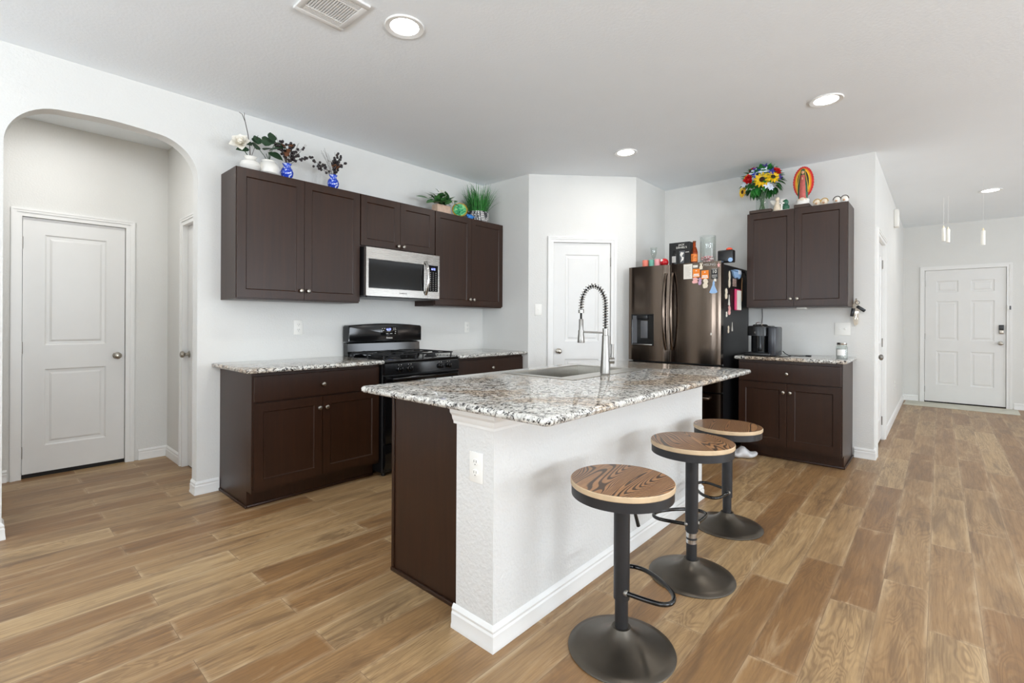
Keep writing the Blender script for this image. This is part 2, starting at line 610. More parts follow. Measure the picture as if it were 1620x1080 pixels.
    def panel(s, x0, x1, z0, z1, th, rects, prof, y=0.0):
        """slab whose front (at y, facing -y) has moulded rectangles; prof = [(inset, depth), ...]"""
        xs = sorted({x0, x1, *[r[0] for r in rects], *[r[1] for r in rects]})
        zs = sorted({z0, z1, *[r[2] for r in rects], *[r[3] for r in rects]})
        V = {(i, k): s.bm.verts.new((x, y, z)) for i, x in enumerate(xs) for k, z in enumerate(zs)}
        allf, pf = [], []
        for i in range(len(xs) - 1):
            for k in range(len(zs) - 1):
                f = s.bm.faces.new((V[i, k], V[i + 1, k], V[i + 1, k + 1], V[i, k + 1]))
                allf.append(f)
                cx, cz = (xs[i] + xs[i + 1]) / 2, (zs[k] + zs[k + 1]) / 2
                for q, r in enumerate(rects):
                    if r[0] < cx < r[1] and r[2] < cz < r[3]:
                        pf.append((q, f))
        b = {}
        for (i, k) in V:
            if i in (0, len(xs) - 1) or k in (0, len(zs) - 1):
                b[i, k] = s.bm.verts.new((xs[i], y + th, zs[k]))
        per = [(i, 0) for i in range(len(xs))] + [(len(xs) - 1, k) for k in range(1, len(zs))] + \
              [(i, len(zs) - 1) for i in range(len(xs) - 2, -1, -1)] + [(0, k) for k in range(len(zs) - 2, 0, -1)]
        for a, c in zip(per, per[1:] + per[:1]):
            allf.append(s.bm.faces.new((V[a], b[a], b[c], V[c])))
        allf.append(s.bm.faces.new([b[p] for p in per][::-1]))
        s._mark(allf)
        s.bm.normal_update()
        for q in range(len(rects)):
            fs = [f for qq, f in pf if qq == q]
            for ins, dep in prof:
                bmesh.ops.inset_region(s.bm, faces=fs, thickness=ins, depth=dep, use_even_offset=True, use_boundary=True)
        return s

    def sweep(s, path, prof, side=1):
        """profile (offset to the left of the path, z) swept along a level path with mitred corners"""
        P = [Vector((p[0], p[1])) for p in path]
        rings = []
        for i, p in enumerate(P):
            ns = []
            if i > 0:
                d = (p - P[i - 1]).normalized()
                ns.append(Vector((-d.y, d.x)))
            if i < len(P) - 1:
                d = (P[i + 1] - p).normalized()
                ns.append(Vector((-d.y, d.x)))
            if len(ns) == 2:
                m = (ns[0] + ns[1])
                m = m / max(0.2, m.dot(ns[0]))
            else:
                m = ns[0]
            rings.append([s.bm.verts.new((p.x + m.x * d * side, p.y + m.y * d * side, z)) for d, z in prof])
        fs = []
        n = len(prof)
        for a, b in zip(rings, rings[1:]):
            for k in range(n):
                fs.append(s.bm.faces.new((a[k], a[(k + 1) % n], b[(k + 1) % n], b[k])))
        fs.append(s.bm.faces.new(rings[0]))
        fs.append(s.bm.faces.new(rings[-1][::-1]))
        s._mark(fs)
        bmesh.ops.recalc_face_normals(s.bm, faces=fs)
        return s

    def xf(s, mtx):
        s.bm.transform(mtx)
        return s

    def shift(s, x=0, y=0, z=0):
        return s.xf(Matrix.Translation((x, y, z)))

    def obj(s, name, mat, parent=None, smooth=35):
        me = bpy.data.meshes.new(name)
        s.bm.normal_update()
        s.bm.to_mesh(me)
        s.bm.free()
        for m in (mat if isinstance(mat, (list, tuple)) else [mat]):
            me.materials.append(m)
        if smooth:
            me.set_sharp_from_angle(angle=R(smooth))
            me.polygons.foreach_set('use_smooth', [True] * len(me.polygons))
        o = bpy.data.objects.new(name, me)
        COL.objects.link(o)
        if parent:
            o.parent = parent
        return o


def thing(name, label, cat, loc=(0, 0, 0), rz=0.0, group=None):
    o = bpy.data.objects.new(name, None)
    o.empty_display_size = 0.1
    COL.objects.link(o)
    o.location = loc
    o.rotation_euler = (0, 0, rz)
    o['label'] = label
    o['category'] = cat
    if group:
        o['group'] = group
    return o


def solo(o, label, cat, group=None):
    o['label'] = label
    o['category'] = cat
    if group:
        o['group'] = group
    return o


def place(o, loc, rz=0.0):
    o.location = loc
    o.rotation_euler = (0, 0, rz)
    return o


def struct(o):
    o['kind'] = 'structure'
    return o


def structure(name, loc=(0, 0, 0), rz=0.0):
    o = bpy.data.objects.new(name, None)
    COL.objects.link(o)
    place(o, loc, rz)
    return struct(o)


def copy_tree(o, parent=None):
    c = o.copy()
    COL.objects.link(c)
    if parent:
        c.parent = parent
    for ch in list(o.children):
        copy_tree(ch, c)
    return c


FRONT = Matrix(((1, 0, 0, 0), (0, 0, -1, 0), (0, 1, 0, 0), (0, 0, 0, 1)))  # text on a face that looks along -y


def text(name, body, size, mat, parent, at, ext=0.0006, rot=FRONT, squash=1.0):
    cu = bpy.data.curves.new(name, 'FONT')
    cu.body = body
    cu.size = size
    cu.extrude = ext
    cu.align_x = 'CENTER'
    cu.align_y = 'CENTER'
    cu.resolution_u = 3
    tmp = bpy.data.objects.new(name, cu)
    COL.objects.link(tmp)
    dg = bpy.context.evaluated_depsgraph_get()
    me = bpy.data.meshes.new_from_object(tmp.evaluated_get(dg))
    bpy.data.objects.remove(tmp)
    me.transform(Matrix.Translation(at) @ rot @ Matrix.Diagonal((squash, 1, 1, 1)))
    me.materials.clear()
    me.materials.append(mat)
    o = bpy.data.objects.new(name, me)
    COL.objects.link(o)
    o.parent = parent
    return o

# ------------------------------------------------------------------ the room
CEIL = 2.749
YR, XC, XF, YH, XE = 3.854, 3.81, 5.338, 0.431, 9.87
PA, PB = (3.81, 3.18), (4.63, 2.39)
YA, XA = 5.187, 1.143
TW = 0.106                                  # wall thickness
struct(MB().box(-3.0, 10.2, -4.7, 5.5, -0.1, 0.0).obj('floor', M['floor'], smooth=0))
struct(MB().box(-3.0, 10.2, -4.7, 5.5, CEIL, CEIL + 0.1).obj('ceiling', M['ceil'], smooth=0))


def wall(name, p0, p1, holes=(), th=TW, mat='wall'):
    """straight wall from p0 to p1, its room side on the right-hand side of the walk (local -y)"""
    a, b = Vector(p0), Vector(p1)
    L = (b - a).length
    rz = math.atan2(b.y - a.y, b.x - a.x)
    m = MB()
    x = 0.0
    for h0, h1, z0, z1 in sorted(holes):
        if h0 > x:
            m.box(x, h0, 0, th, 0, CEIL)
        if z0 > 0:
            m.box(h0, h1, 0, th, 0, z0)
        m.box(h0, h1, 0, th, z1, CEIL)
        x = h1
    if L > x:
        m.box(x, L, 0, th, 0, CEIL)
    return struct(place(m.obj(name, M[mat], smooth=0), (a.x, a.y, 0), rz))


# left wall with the rounded archway
def arch_pts(x0, x1, top, r, n=12):
    pts = [(x0, 0)]
    for i in range(n + 1):
        a = PI - PI / 2 * i / n
        pts.append((x0 + r + r * math.cos(a), top - r + r * math.sin(a)))
    xm = (x0 + x1) / 2
    for i in range(1, 8):
        t = i / 8
        pts.append((x0 + r + (x1 - x0 - 2 * r) * t, top + 0.012 * math.sin(PI * t)))
    for i in range(n + 1):
        a = PI / 2 - PI / 2 * i / n
        pts.append((x1 - r + r * math.cos(a), top - r + r * math.sin(a)))
    pts.append((x1, 0))
    return pts


ax0, ax1 = 0.093, 1.021
poly = [(-2.8, 0)] + arch_pts(ax0, ax1, 2.448, 0.25) + [(XC + TW, 0), (XC + TW, CEIL), (-2.8, CEIL)]
struct(MB().prism(poly, 'y', YR, YR + TW).obj('wall_left', M['wall'], smooth=30))
wall('wall_corner_left', (XC, YR), PA)
pl = (Vector(PB) - Vector(PA)).length
wall('wall_corner', PA, PB, [(0.252, 0.882, 0, 2.058)])
wall('wall_corner_right', PB, (XF, PB[1]))
wall('wall_back', (XF, PB[1] + TW), (XF, YH))
wall('wall_hallway', (XF + TW, YH), (XE + TW, YH), [(0.165 - TW, 1.0 - TW, 0, 2.045)])
wall('wall_entry', (XE, YH), (XE, -4.4 - TW), [(0.25, 1.163, 0, 2.055)])
wall('wall_right', (XE, -4.4), (-2.8 - TW, -4.4), [(1.45, 3.09, 0.68, 2.12), (5.15, 7.39, 0.1, 2.14), (8.85, 10.49, 0.68, 2.12)])
wall('wall_rear', (-2.8, -4.4), (-2.8, YR + TW), [(2.08, 3.92, 0.68, 2.12), (5.28, 7.12, 0.68, 2.12)])
wall('wall_alcove_back', (-1.5 - TW, YA), (XA + TW, YA), [(1.819, 2.463, 0, 2.012)])
wall('wall_alcove_right', (XA, YA), (XA, YR + TW), [(0.50, 1.17, 0, 2.02)])
wall('wall_alcove_left', (-1.5, YR + TW), (-1.5, YA))

# windows of the unseen walls (daylight comes through them)
def window(name, loc, rz, w, z0, z1):
    r = structure(name, loc, rz)
    m = MB()
    f = 0.05
    m.box(0, f, 0.03, 0.09, z0, z1).box(w - f, w, 0.03, 0.09, z0, z1).box(f, w - f, 0.03, 0.09, z0, z0 + f).box(f, w - f, 0.03, 0.09, z1 - f, z1)
    m.box(w / 2 - 0.02, w / 2 + 0.02, 0.04, 0.08, z0 + f, z1 - f)
    m.obj('window_frame', M['trim'], r, 0)
    return r


window('window_1', (XE - 5.15, -4.4, 0), PI, 2.24, 0.1, 2.14)
window('window_2', (XE - 8.85, -4.4, 0), PI, 1.64, 0.68, 2.12)
window('added_window_5', (XE - 1.45, -4.4, 0), PI, 1.64, 0.68, 2.12)  # unseen window put in to brighten the hallway
window('window_3', (-2.8, -4.4 + 2.08, 0), PI / 2, 1.84, 0.68, 2.12)
window('window_4', (-2.8, -4.4 + 5.28, 0), PI / 2, 1.84, 0.68, 2.12)

# baseboards
BBP = [(0, 0), (0.016, 0), (0.016, 0.012), (0.013, 0.02), (0.013, 0.058), (0.009, 0.066), (0.011, 0.076), (0.005, 0.088), (0, 0.092)]


def base(name, path, h=1.0):
    return struct(MB().sweep(path, [(d, z * h) for d, z in BBP]).obj(name, M['trim'], smooth=25))


base('baseboard_left', [(1.16, YR), (ax1, YR), (ax1, YR + TW)])
base('baseboard_arch', [(ax0, YR + TW), (ax0, YR), (-2.8, YR)])
base('baseboard_alcove_right', [(XA, 4.76), (XA, YA), (0.935, YA)])
base('baseboard_alcove_left', [(0.15, YA), (-1.5, YA)])
base('baseboard_hallway', [(5.44, YH), (XF, YH), (XF, 0.575)])
base('baseboard_hallway_far', [(XE, 0.245), (XE, YH), (6.40, YH)])
base('baseboard_entry', [(XE, -4.4), (XE, -0.80)])

# interior doors
TWO_PANEL = [(0, 0.012, -0.009), (0.02, 0.001), (0.012, 0.005)]


def door(name, loc, rz, w, h, rects, recess=0.012, knob_x=None, knob_z=0.93, casing=0.062, hinges='left', gap=0.012, knob_mat='nickel'):
    r = structure(name, loc, rz)
    s = MB().panel(0.004, w - 0.004, gap, h - 0.003, 0.035, rects, [(0.010, -0.007), (0.018, -0.001), (0.014, 0.005)], y=recess)
    slab = s.obj('door_slab', M['door'], r, 0)
    c = MB()
    cw = casing
    for (o, i, t) in ((cw, 0.0, 0.010), (cw - 0.0015, 0.030, 0.017), (cw - 0.005, 0.046, 0.020)):
        c.prism([(-o, 0), (-o, h + o), (w + o, h + o), (w + o, 0), (w + i, 0), (w + i, h + i), (-i, h + i), (-i, 0)], 'y', -t, 0.0 if t == 0.010 else -0.009)
    c.obj('door_casing', M['trim'], r, 25)
    j = MB()
    j.prism([(-0.012, 0), (-0.012, h + 0.012), (w + 0.012, h + 0.012), (w + 0.012, 0), (w, 0), (w, h), (0, h), (0, 0)], 'y', 0.0, TW)
    j.prism([(0, 0), (0, h), (w, h), (w, 0), (w - 0.012, 0), (w - 0.012, h - 0.012), (0.012, h - 0.012), (0.012, 0)], 'y', recess + 0.036, recess + 0.05)
    j.obj('door_jamb', M['trim'], r, 25)
    MB().box(0, w, recess + 0.006, TW, 0.0005, gap + 0.004).obj('gap_shade', M['dark_gap'], r, 0)  # dark block standing in for the shade in the gap under the slab
    if knob_x is not None:
        k = MB()
        y = recess
        k.xf(Matrix.Identity(4))
        k.lathe([(0.0, 0.0), (0.029, 0.0), (0.029, 0.004), (0.024, 0.008), (0.011, 0.010), (0.010, 0.030), (0.016, 0.036), (0.026, 0.044),
                 (0.0275, 0.052), (0.024, 0.062), (0.012, 0.068), (0.0, 0.069)], 24)
        k.xf(Matrix.Translation((knob_x, y, knob_z)) @ Matrix.Rotation(PI / 2, 4, 'X'))
        k.obj('door_knob', M[knob_mat], slab)
    if hinges:
        hx = 0.0 if hinges == 'left' else w
        for hz in (0.2, h / 2, h - 0.2):
            m = MB().cyl((hx, recess - 0.006, hz - 0.045), (hx, recess - 0.006, hz + 0.045), 0.006, n=10)
            m.box(hx - 0.003, hx + 0.003, recess - 0.004, recess + 0.002, hz - 0.044, hz + 0.044)
            m.obj('hinge', M['hinge'], slab)
    return r, slab


def two_panels(w, h):
    return [(0.125, w - 0.125, 0.235, 0.83), (0.125, w - 0.125, 1.015, h - 0.125)]


door('door_1', (0.225, YA, 0), 0, 0.62, 2.0, two_panels(0.62, 2.0), knob_x=0.565, knob_z=0.915, gap=0.032)
door('door_2', (XA, YA - 0.51, 0), -PI / 2, 0.65, 2.0, two_panels(0.65, 2.0), recess=0.03, knob_x=0.045, knob_z=0.935, hinges=None)
rzp = math.atan2(PB[1] - PA[1], PB[0] - PA[0])
dv = (Vector(PB) - Vector(PA)).normalized()
p = Vector(PA) + dv * 0.262
door('door_3', (p.x, p.y, 0), rzp, 0.61, 2.048, two_panels(0.61, 2.048), knob_x=0.058, knob_z=0.914, hinges='right', gap=0.012)
r4, s4 = door('door_4', (XF + 0.175, YH, 0), 0, 0.815, 2.035, two_panels(0.815, 2.035), recess=0.02, knob_x=0.06, knob_z=0.905, hinges='right', gap=0.02, knob_mat='hinge')
six = [(0.135, 0.385, 0.28, 0.80), (0.52, 0.77, 0.28, 0.80), (0.135, 0.385, 0.965, 1.565), (0.52, 0.77, 0.965, 1.565),
       (0.135, 0.385, 1.70, 1.875), (0.52, 0.77, 1.70, 1.875)]
r5, s5 = door('door_5', (XE, YH - 0.26, 0), -PI / 2, 0.893, 2.045, six, recess=0.015, knob_x=0.835, knob_z=0.939, casing=0.058, gap=0.02)
# smart lock on the entry door: black keypad over a silver turn piece
k = MB().box(0.815, 0.868, -0.012, 0.015, 1.13, 1.205, 0.006)
lk = k.obj('deadbolt', M['black_plastic'], s5)
MB().box(0.817, 0.866, -0.014, 0.015, 1.075, 1.131, 0.008).obj('thumb_turn', M['nickel'], lk)
m = MB().box(0.894, 0.918, -0.034, -0.019, 1.42, 1.485, 0.003)
m.obj('alarm_sensor', M['plate'], r5)
MB().box(0.919, 0.935, -0.032, -0.019, 1.425, 1.48, 0.002).obj('alarm_magnet', M['grey_plastic'], r5)

# ceiling register and downlights
v = thing('ceiling_vent', 'white square air register set in the ceiling near the archway', 'air vent', (1.145, 2.21, CEIL))
m = MB()
X, Y, f = 0.125, 0.145, 0.03
for (a, b, c_, d) in ((-X, X, -Y, -Y + f), (-X, X, Y - f, Y), (-X, -X + f, -Y + f, Y - f), (X - f, X, -Y + f, Y - f)):
    m.box(a, b, c_, d, -0.012, 0.0, 0.003)
m.obj('vent_frame', M['trim'], v)
MB().box(-X + f, X - f, -Y + f, Y - f, -0.0015, 0.0).obj('backing', M['slot'], v)
m = MB()
for i in range(4):
    y = Y - f - 0.006 - i * 0.0095
    m.xf(Matrix.Identity(4))
    m.box(-X + f, X - f, y - 0.003, y + 0.003, -0.011, -0.002)
    m.box(-X + f, X - f, -y - 0.003, -y + 0.003, -0.011, -0.002)
for i in range(15):
    x = -X + f + 0.008 + i * (2 * X - 2 * f - 0.016) / 14
    m.box(x - 0.0035, x + 0.0035, -0.072, 0.072, -0.011, -0.002)
m.box(-X + f, X - f, 0.072, 0.077, -0.012, -0.002).box(-X + f, X - f, -0.077, -0.072, -0.012, -0.002)
m.obj('louvers', M['trim'], v)


def downlight(x, y, label, watts=None):
    t = thing('recessed_downlight', label, 'ceiling light', (x, y, CEIL), 0, 'recessed ceiling lights')
    m = MB()
    m.open_ends = True
    m.lathe([(0.072, -0.001), (0.074, -0.004), (0.098, -0.008), (0.101, -0.004), (0.101, 0.0)], 40)
    m.obj('trim_ring', M['trim'], t)
    MB().lathe([(0.0, -0.0045), (0.06, -0.004), (0.073, -0.002)], 40).obj('diffuser', M['lamp'], t)
    l = bpy.data.lights.new('downlight_lamp', 'AREA')
    l.shape = 'DISK'
    l.size = 0.14
    l.energy = watts if watts else DOWNLIGHT_W
    l.color = (1.0, 0.97, 0.93)
    o = bpy.data.objects.new('lamp', l)
    COL.objects.link(o)
    o.parent = t
    o.location = (0, 0, -0.012)
    return t


downlight(1.477, 2.08, 'large round ceiling downlight beside the air register')
downlight(3.895, 2.115, 'small round ceiling downlight in front of the pantry door')
downlight(3.878, 0.584, 'round ceiling downlight above the stool side of the island, right of the small pantry one')
downlight(7.733, -0.432, 'round ceiling downlight far down the hallway near the entry door')
downlight(1.46, 0.584, 'round ceiling downlight over the near island end, just above the picture')
downlight(0.3, 4.5, 'round ceiling downlight in the alcove beyond the archway', 7)
downlight(5.8, -2.4, 'round ceiling downlight in the living room')
downlight(1.46, -2.4, 'round ceiling downlight in the living room near the windows')

# ------------------------------------------------------------------ cabinets
def knob(parent, x, z, y):
    m = MB().lathe([(0.0, 0.0), (0.007, 0.0), (0.006, 0.008), (0.007, 0.012), (0.0135, 0.016), (0.0155, 0.021), (0.013, 0.026), (0.006, 0.0285), (0, 0.029)], 18)
    m.xf(Matrix.Translation((x, y, z)) @ Matrix.Rotation(PI / 2, 4, 'X'))
    return m.obj('knob', M['nickel'], parent)


def shaker(parent, name, x0, x1, z0, z1, kx=None, kz=None, flat=False, th=0.019):
    if flat:
        m = MB().box(x0, x1, -th, 0, z0, z1, 0.002, 1)
    else:
        s = 0.056
        m = MB().panel(x0, x1, z0, z1, th, [(x0 + s, x1 - s, z0 + s, z1 - s)], [(0.002, -0.004), (0.004, -0.004)], y=-th)
    o = m.obj(name, M['cab'], parent, 20)
    if kx is not None:
        knob(o, kx, kz, -th)
    return o


def base_cabinet(name, label, loc, rz, w, depth, toe=0.08, shoe_left=False, shoe_right=False, doors=True):
    t = thing(name, label, 'cabinet', loc, rz)
    MB().prism([(0, 0.11), (0, 0.884), (depth, 0.884), (depth, 0), (toe, 0), (toe, 0.11)], 'x', 0, w).obj('carcass', M['cab'], t, 0)
    m = MB().box(0, w, toe - 0.013, toe, 0, 0.018, 0.004)
    if shoe_left:
        m.box(-0.011, 0.0, toe - 0.012, depth, 0, 0.018, 0.004)
    if shoe_right:
        m.box(w, w + 0.011, toe - 0.012, depth, 0, 0.018, 0.004)
    m.obj('shoe_moulding', M['cab'], t)
    shaker(t, 'drawer', 0.008, w - 0.008, 0.694, 0.858, w / 2, 0.772, flat=True)
    h = w / 2
    shaker(t, 'door', 0.008, h - 0.0015, 0.135, 0.684, h - 0.027, 0.608)
    shaker(t, 'door', h + 0.0015, w - 0.008, 0.135, 0.684, h + 0.027, 0.608)
    return t


YB = 3.262
base_cabinet('base_cabinet', 'dark brown base cabinet with one wide drawer, left of the stove', (1.165, YB, 0), 0, 0.925, YR - YB - 0.002, shoe_left=True)
base_cabinet('base_cabinet', 'dark brown base cabinet in the corner between stove and pantry', (2.872, YB, 0), 0, XC - 2.872 - 0.003, YR - YB - 0.002)
XB = 4.735
base_cabinet('base_cabinet', 'dark brown base cabinet under the coffee maker, right of the refrigerator', (XB, 1.393, 0), -PI / 2, 0.805, XF - XB - 0.002, shoe_right=True)


def counter(name, label, x0, x1, y0, y1):
    o = MB().box(x0, x1, y0, y1, 0.884, 0.914, 0.0135, 4).obj(name, M['granite'], None, 40)
    return solo(o, label, 'countertop')


counter('granite_countertop', 'speckled granite countertop on the cabinet left of the stove', 1.108, 2.094, 3.178, YR - 0.001)
counter('granite_countertop', 'speckled granite countertop in the corner right of the stove', 2.868, XC - 0.001, 3.178, YR - 0.001)
counter('granite_countertop', 'short speckled granite countertop under the coffee maker', 4.675, XF - 0.001, 0.555, 1.42)


def upper_cabinet(label, loc, rz, w, z0, z1, depth, knobs='low', left_stile=0.004):
    t = thing('wall_cabinet', label, 'cabinet', loc, rz)
    MB().box(0, w, 0, depth, z0, z1, 0.0015, 1).obj('carcass', M['cab'], t, 0)
    h = w / 2
    kz = z0 + 0.075 if z1 - z0 > 0.6 else z0 + 0.04
    shaker(t, 'door', left_stile, h - 0.0015, z0 + 0.012, z1 - 0.006, h - 0.027, kz)
    shaker(t, 'door', h + 0.0015, w - 0.004, z0 + 0.012, z1 - 0.006, h + 0.027, kz)
    return t


YU = 3.559
UD = YR - YU - 0.002
ZU0, ZU1 = 1.363, 2.266
upper_cabinet('dark brown two-door wall cabinet left of the microwave', (1.165, YU, 0), 0, 0.926, ZU0, ZU1, UD)
upper_cabinet('short dark brown wall cabinet directly above the microwave', (2.0925, YU, 0), 0, 0.776, 1.831, ZU1, UD)
upper_cabinet('dark brown two-door wall cabinet right of the microwave', (2.870, YU, 0), 0, XC - 2.870 - 0.004, ZU0, ZU1, UD)
upper_cabinet('dark brown two-door wall cabinet above the coffee maker', (4.974, 1.391, 0), -PI / 2, 0.807, ZU0, ZU1, XF - 4.974 - 0.002)

# ------------------------------------------------------------------ island
wi = MB().box(1.275, 3.36, 1.227, 1.432, 0, 0.883)
struct(wi.obj('wall_island', M['island_wall'], smooth=0))
base('baseboard_island', [(3.36, 1.432), (3.36, 1.227), (1.275, 1.227), (1.275, 1.445)], 1.0)
TRP = [(0, 0.812), (0.008, 0.812), (0.009, 0.822), (0.015, 0.832), (0.018, 0.846), (0.028, 0.858), (0.030, 0.883), (0, 0.883)]
struct(MB().sweep([(3.36, 1.432), (3.36, 1.227), (1.275, 1.227), (1.275, 1.442)], TRP).obj('trim_1', M['trim'], smooth=25))
t = thing('island_cabinet', 'dark brown island base cabinet with plain end panel beside the white end wall', 'cabinet', (1.36, 1.434, 0))
IW, ID = 2.0, 0.562
MB().box(0.006, IW, 0, ID - 0.075, 0, 0.70).obj('carcass', M['cab'], t, 0)
MB().box(0.012, IW, ID - 0.03, ID, 0.105, 0.883).obj('face_frame', M['cab'], t, 0)
MB().box(0.0, 0.006, 0.0, ID - 0.02, 0.0, 0.883).obj('end_panel', M['cab'], t, 0)
MB().box(-0.006, 0.012, ID - 0.02, ID, 0.0, 0.883, 0.002).obj('corner_stile', M['cab'], t, 20)
MB().box(-0.012, 0.0, 0.0, ID, 0.0, 0.02, 0.005).obj('shoe_moulding', M['cab'], t)
for i in range(4):
    a, b = 0.03 + i * 0.49, 0.03 + i * 0.49 + 0.48
    s = 0.056
    o = MB().panel(-b, -a, 0.135, 0.684, 0.019, [(-b + s, -a - s, 0.135 + s, 0.684 - s)], [(0.002, -0.004), (0.004, -0.004)], y=-0.019)
    o.xf(Matrix.Translation((0, ID, 0)) @ Matrix.Rotation(PI, 4, 'Z'))
    d = o.obj('door', M['cab'], t, 20)
    o = MB().box(-b, -a, -0.019, 0, 0.694, 0.858, 0.002, 1).xf(Matrix.Translation((0, ID, 0)) @ Matrix.Rotation(PI, 4, 'Z')).obj('drawer', M['cab'], t, 20)

# island countertop with the sink cut out
IX0, IX1, IY0, IY1 = 1.188, 3.378, 0.911, 2.020
SX0, SX1, SY0, SY1 = 2.085, 2.825, 1.50, 1.893
m = MB()
bm = m.bm
r = 0.0145
prof = [(-r, 0.884)] + [(-r + r * math.sin(a), 0.899 - 0.015 * math.cos(a)) for a in [PI * i / 8 for i in range(1, 8)]] + [(-r, 0.914)]


def loop(d, z):
    c = 0.028
    pts = []
    for (cx, cy, a0) in ((IX1 - c, IY1 - c, 0), (IX0 + c, IY1 - c, 90), (IX0 + c, IY0 + c, 180), (IX1 - c, IY0 + c, 270)):
        for i in range(5):
            a = R(a0 + 22.5 * i)
            pts.append(bm.verts.new((cx + (c + d) * math.cos(a), cy + (c + d) * math.sin(a), z)))
    return pts


loops = [loop(d, z) for d, z in prof]
for a, b in zip(loops, loops[1:]):
    for i in range(20):
        bm.faces.new((a[i], a[(i + 1) % 20], b[(i + 1) % 20], b[i]))
inner_t = [bm.verts.new((x, y, 0.914)) for x, y in ((SX1, SY1), (SX0, SY1), (SX0, SY0), (SX1, SY0))]
inner_b = [bm.verts.new((x, y, 0.884)) for x, y in ((SX1, SY1), (SX0, SY1), (SX0, SY0), (SX1, SY0))]
for ring, inn in ((loops[-1], inner_t), (loops[0], inner_b)):
    for q in range(4):
        corner = ring[q * 5:q * 5 + 5]
        for i in range(4):
            bm.faces.new((corner[i], corner[i + 1], inn[q]))
        bm.faces.new((corner[4], ring[(q * 5 + 5) % 20], inn[(q + 1) % 4], inn[q]))
for q in range(4):
    bm.faces.new((inner_t[q], inner_t[(q + 1) % 4], inner_b[(q + 1) % 4], inner_b[q]))
bmesh.ops.recalc_face_normals(bm, faces=list(bm.faces))
solo(m.obj('granite_countertop', M['granite'], None, 40), 'large speckled granite island countertop with rounded edges around the sink', 'countertop')

# sink: drop-in steel bowl with a wide flat rim
t = thing('kitchen_sink', 'brushed steel single-bowl sink dropped into the island countertop', 'sink', (2.455, 1.665, 0.914))
m = MB()
bm = m.bm
x0, x1, y0, y1 = 2.055 - 2.455, 2.857 - 2.455, 1.412 - 1.665, 1.918 - 1.665
u0, u1, v0, v1 = SX0 - 2.455 + 0.03, SX1 - 2.455 - 0.03, SY0 - 1.665 + 0.03, SY1 - 1.665 - 0.012


def rect(a, b, c_, d, z):
    return [bm.verts.new(p_) for p_ in ((a, c_, z), (b, c_, z), (b, d, z), (a, d, z))]


seq = [rect(x0, x1, y0, y1, 0.0003), rect(x0 + 0.002, x1 - 0.002, y0 + 0.002, y1 - 0.002, 0.003), rect(u0 - 0.004, u1 + 0.004, v0 - 0.004, v1 + 0.004, 0.003),
       rect(u0, u1, v0, v1, -0.002), rect(u0 + 0.006, u1 - 0.006, v0 + 0.006, v1 - 0.006, -0.17),
       rect(u0 + 0.03, u1 - 0.03, v0 + 0.03, v1 - 0.03, -0.19)]
for a, b in zip(seq, seq[1:]):
    for i in range(4):
        bm.faces.new((a[i], a[(i + 1) % 4], b[(i + 1) % 4], b[i]))
bm.faces.new(seq[-1])
bmesh.ops.recalc_face_normals(bm, faces=list(bm.faces))
for f in bm.faces:
    f.normal_flip() if f.calc_center_median().z < -0.15 and f.normal.z < -0.5 else None
m.obj('sink_bowl', M['sink_steel'], t, 25)
MB().lathe([(0.0, -0.188), (0.03, -0.188), (0.042, -0.186), (0.044, -0.189)], 24, ((u0 + u1) / 2 + 0.12, (v0 + v1) / 2)).obj('drain', M['chrome'], t)

# faucet
t = thing('kitchen_faucet', 'brushed steel spring-neck pull-down faucet behind the island sink', 'faucet', (2.459, 1.462, 0.917))
MB().lathe([(0, 0.0), (0.03, 0.0), (0.0285, 0.004), (0.026, 0.06), (0.0225, 0.13), (0.021, 0.165), (0.0195, 0.19), (0.0195, 0.222), (0.0165, 0.224), (0.0165, 0.262), (0, 0.262)], 28).obj('faucet_body', M['faucet'], t)
# the spout plane: from the body towards the bowl
sd = Vector((-0.50, 0.866, 0.0))
sd = Vector((-0.62, 0.785, 0.0)).normalized()
AW = 0.142
path = []
for i in range(6):
    path.append(Vector((0, 0, 0.255 + i * 0.028)))
zc = 0.395
for i in range(1, 25):
    a = PI - PI * i / 24
    path.append(sd * (AW / 2 - AW / 2 * math.cos(PI * i / 24)) + Vector((0, 0, zc + 0.118 * math.sin(PI * i / 24))))
path += [sd * AW + Vector((0, 0, zc - 0.012)), sd * AW + Vector((0, 0, zc - 0.03))]
MB().tube(path + [sd * AW + Vector((0, 0, 0.31))], 0.0065, 10).obj('hose', M['rubber'], t)
# spring coil around the hose
cum = [0.0]
for a, b in zip(path, path[1:]):
    cum.append(cum[-1] + (b - a).length)


def along(sv):
    for i in range(len(path) - 1):
        if cum[i + 1] >= sv:
            k_ = (sv - cum[i]) / (cum[i + 1] - cum[i])
            return path[i].lerp(path[i + 1], k_), (path[min(i + 2, len(path) - 1)] - path[max(i - 1, 0)]).normalized()
    return path[-1], (path[-1] - path[-2]).normalized()


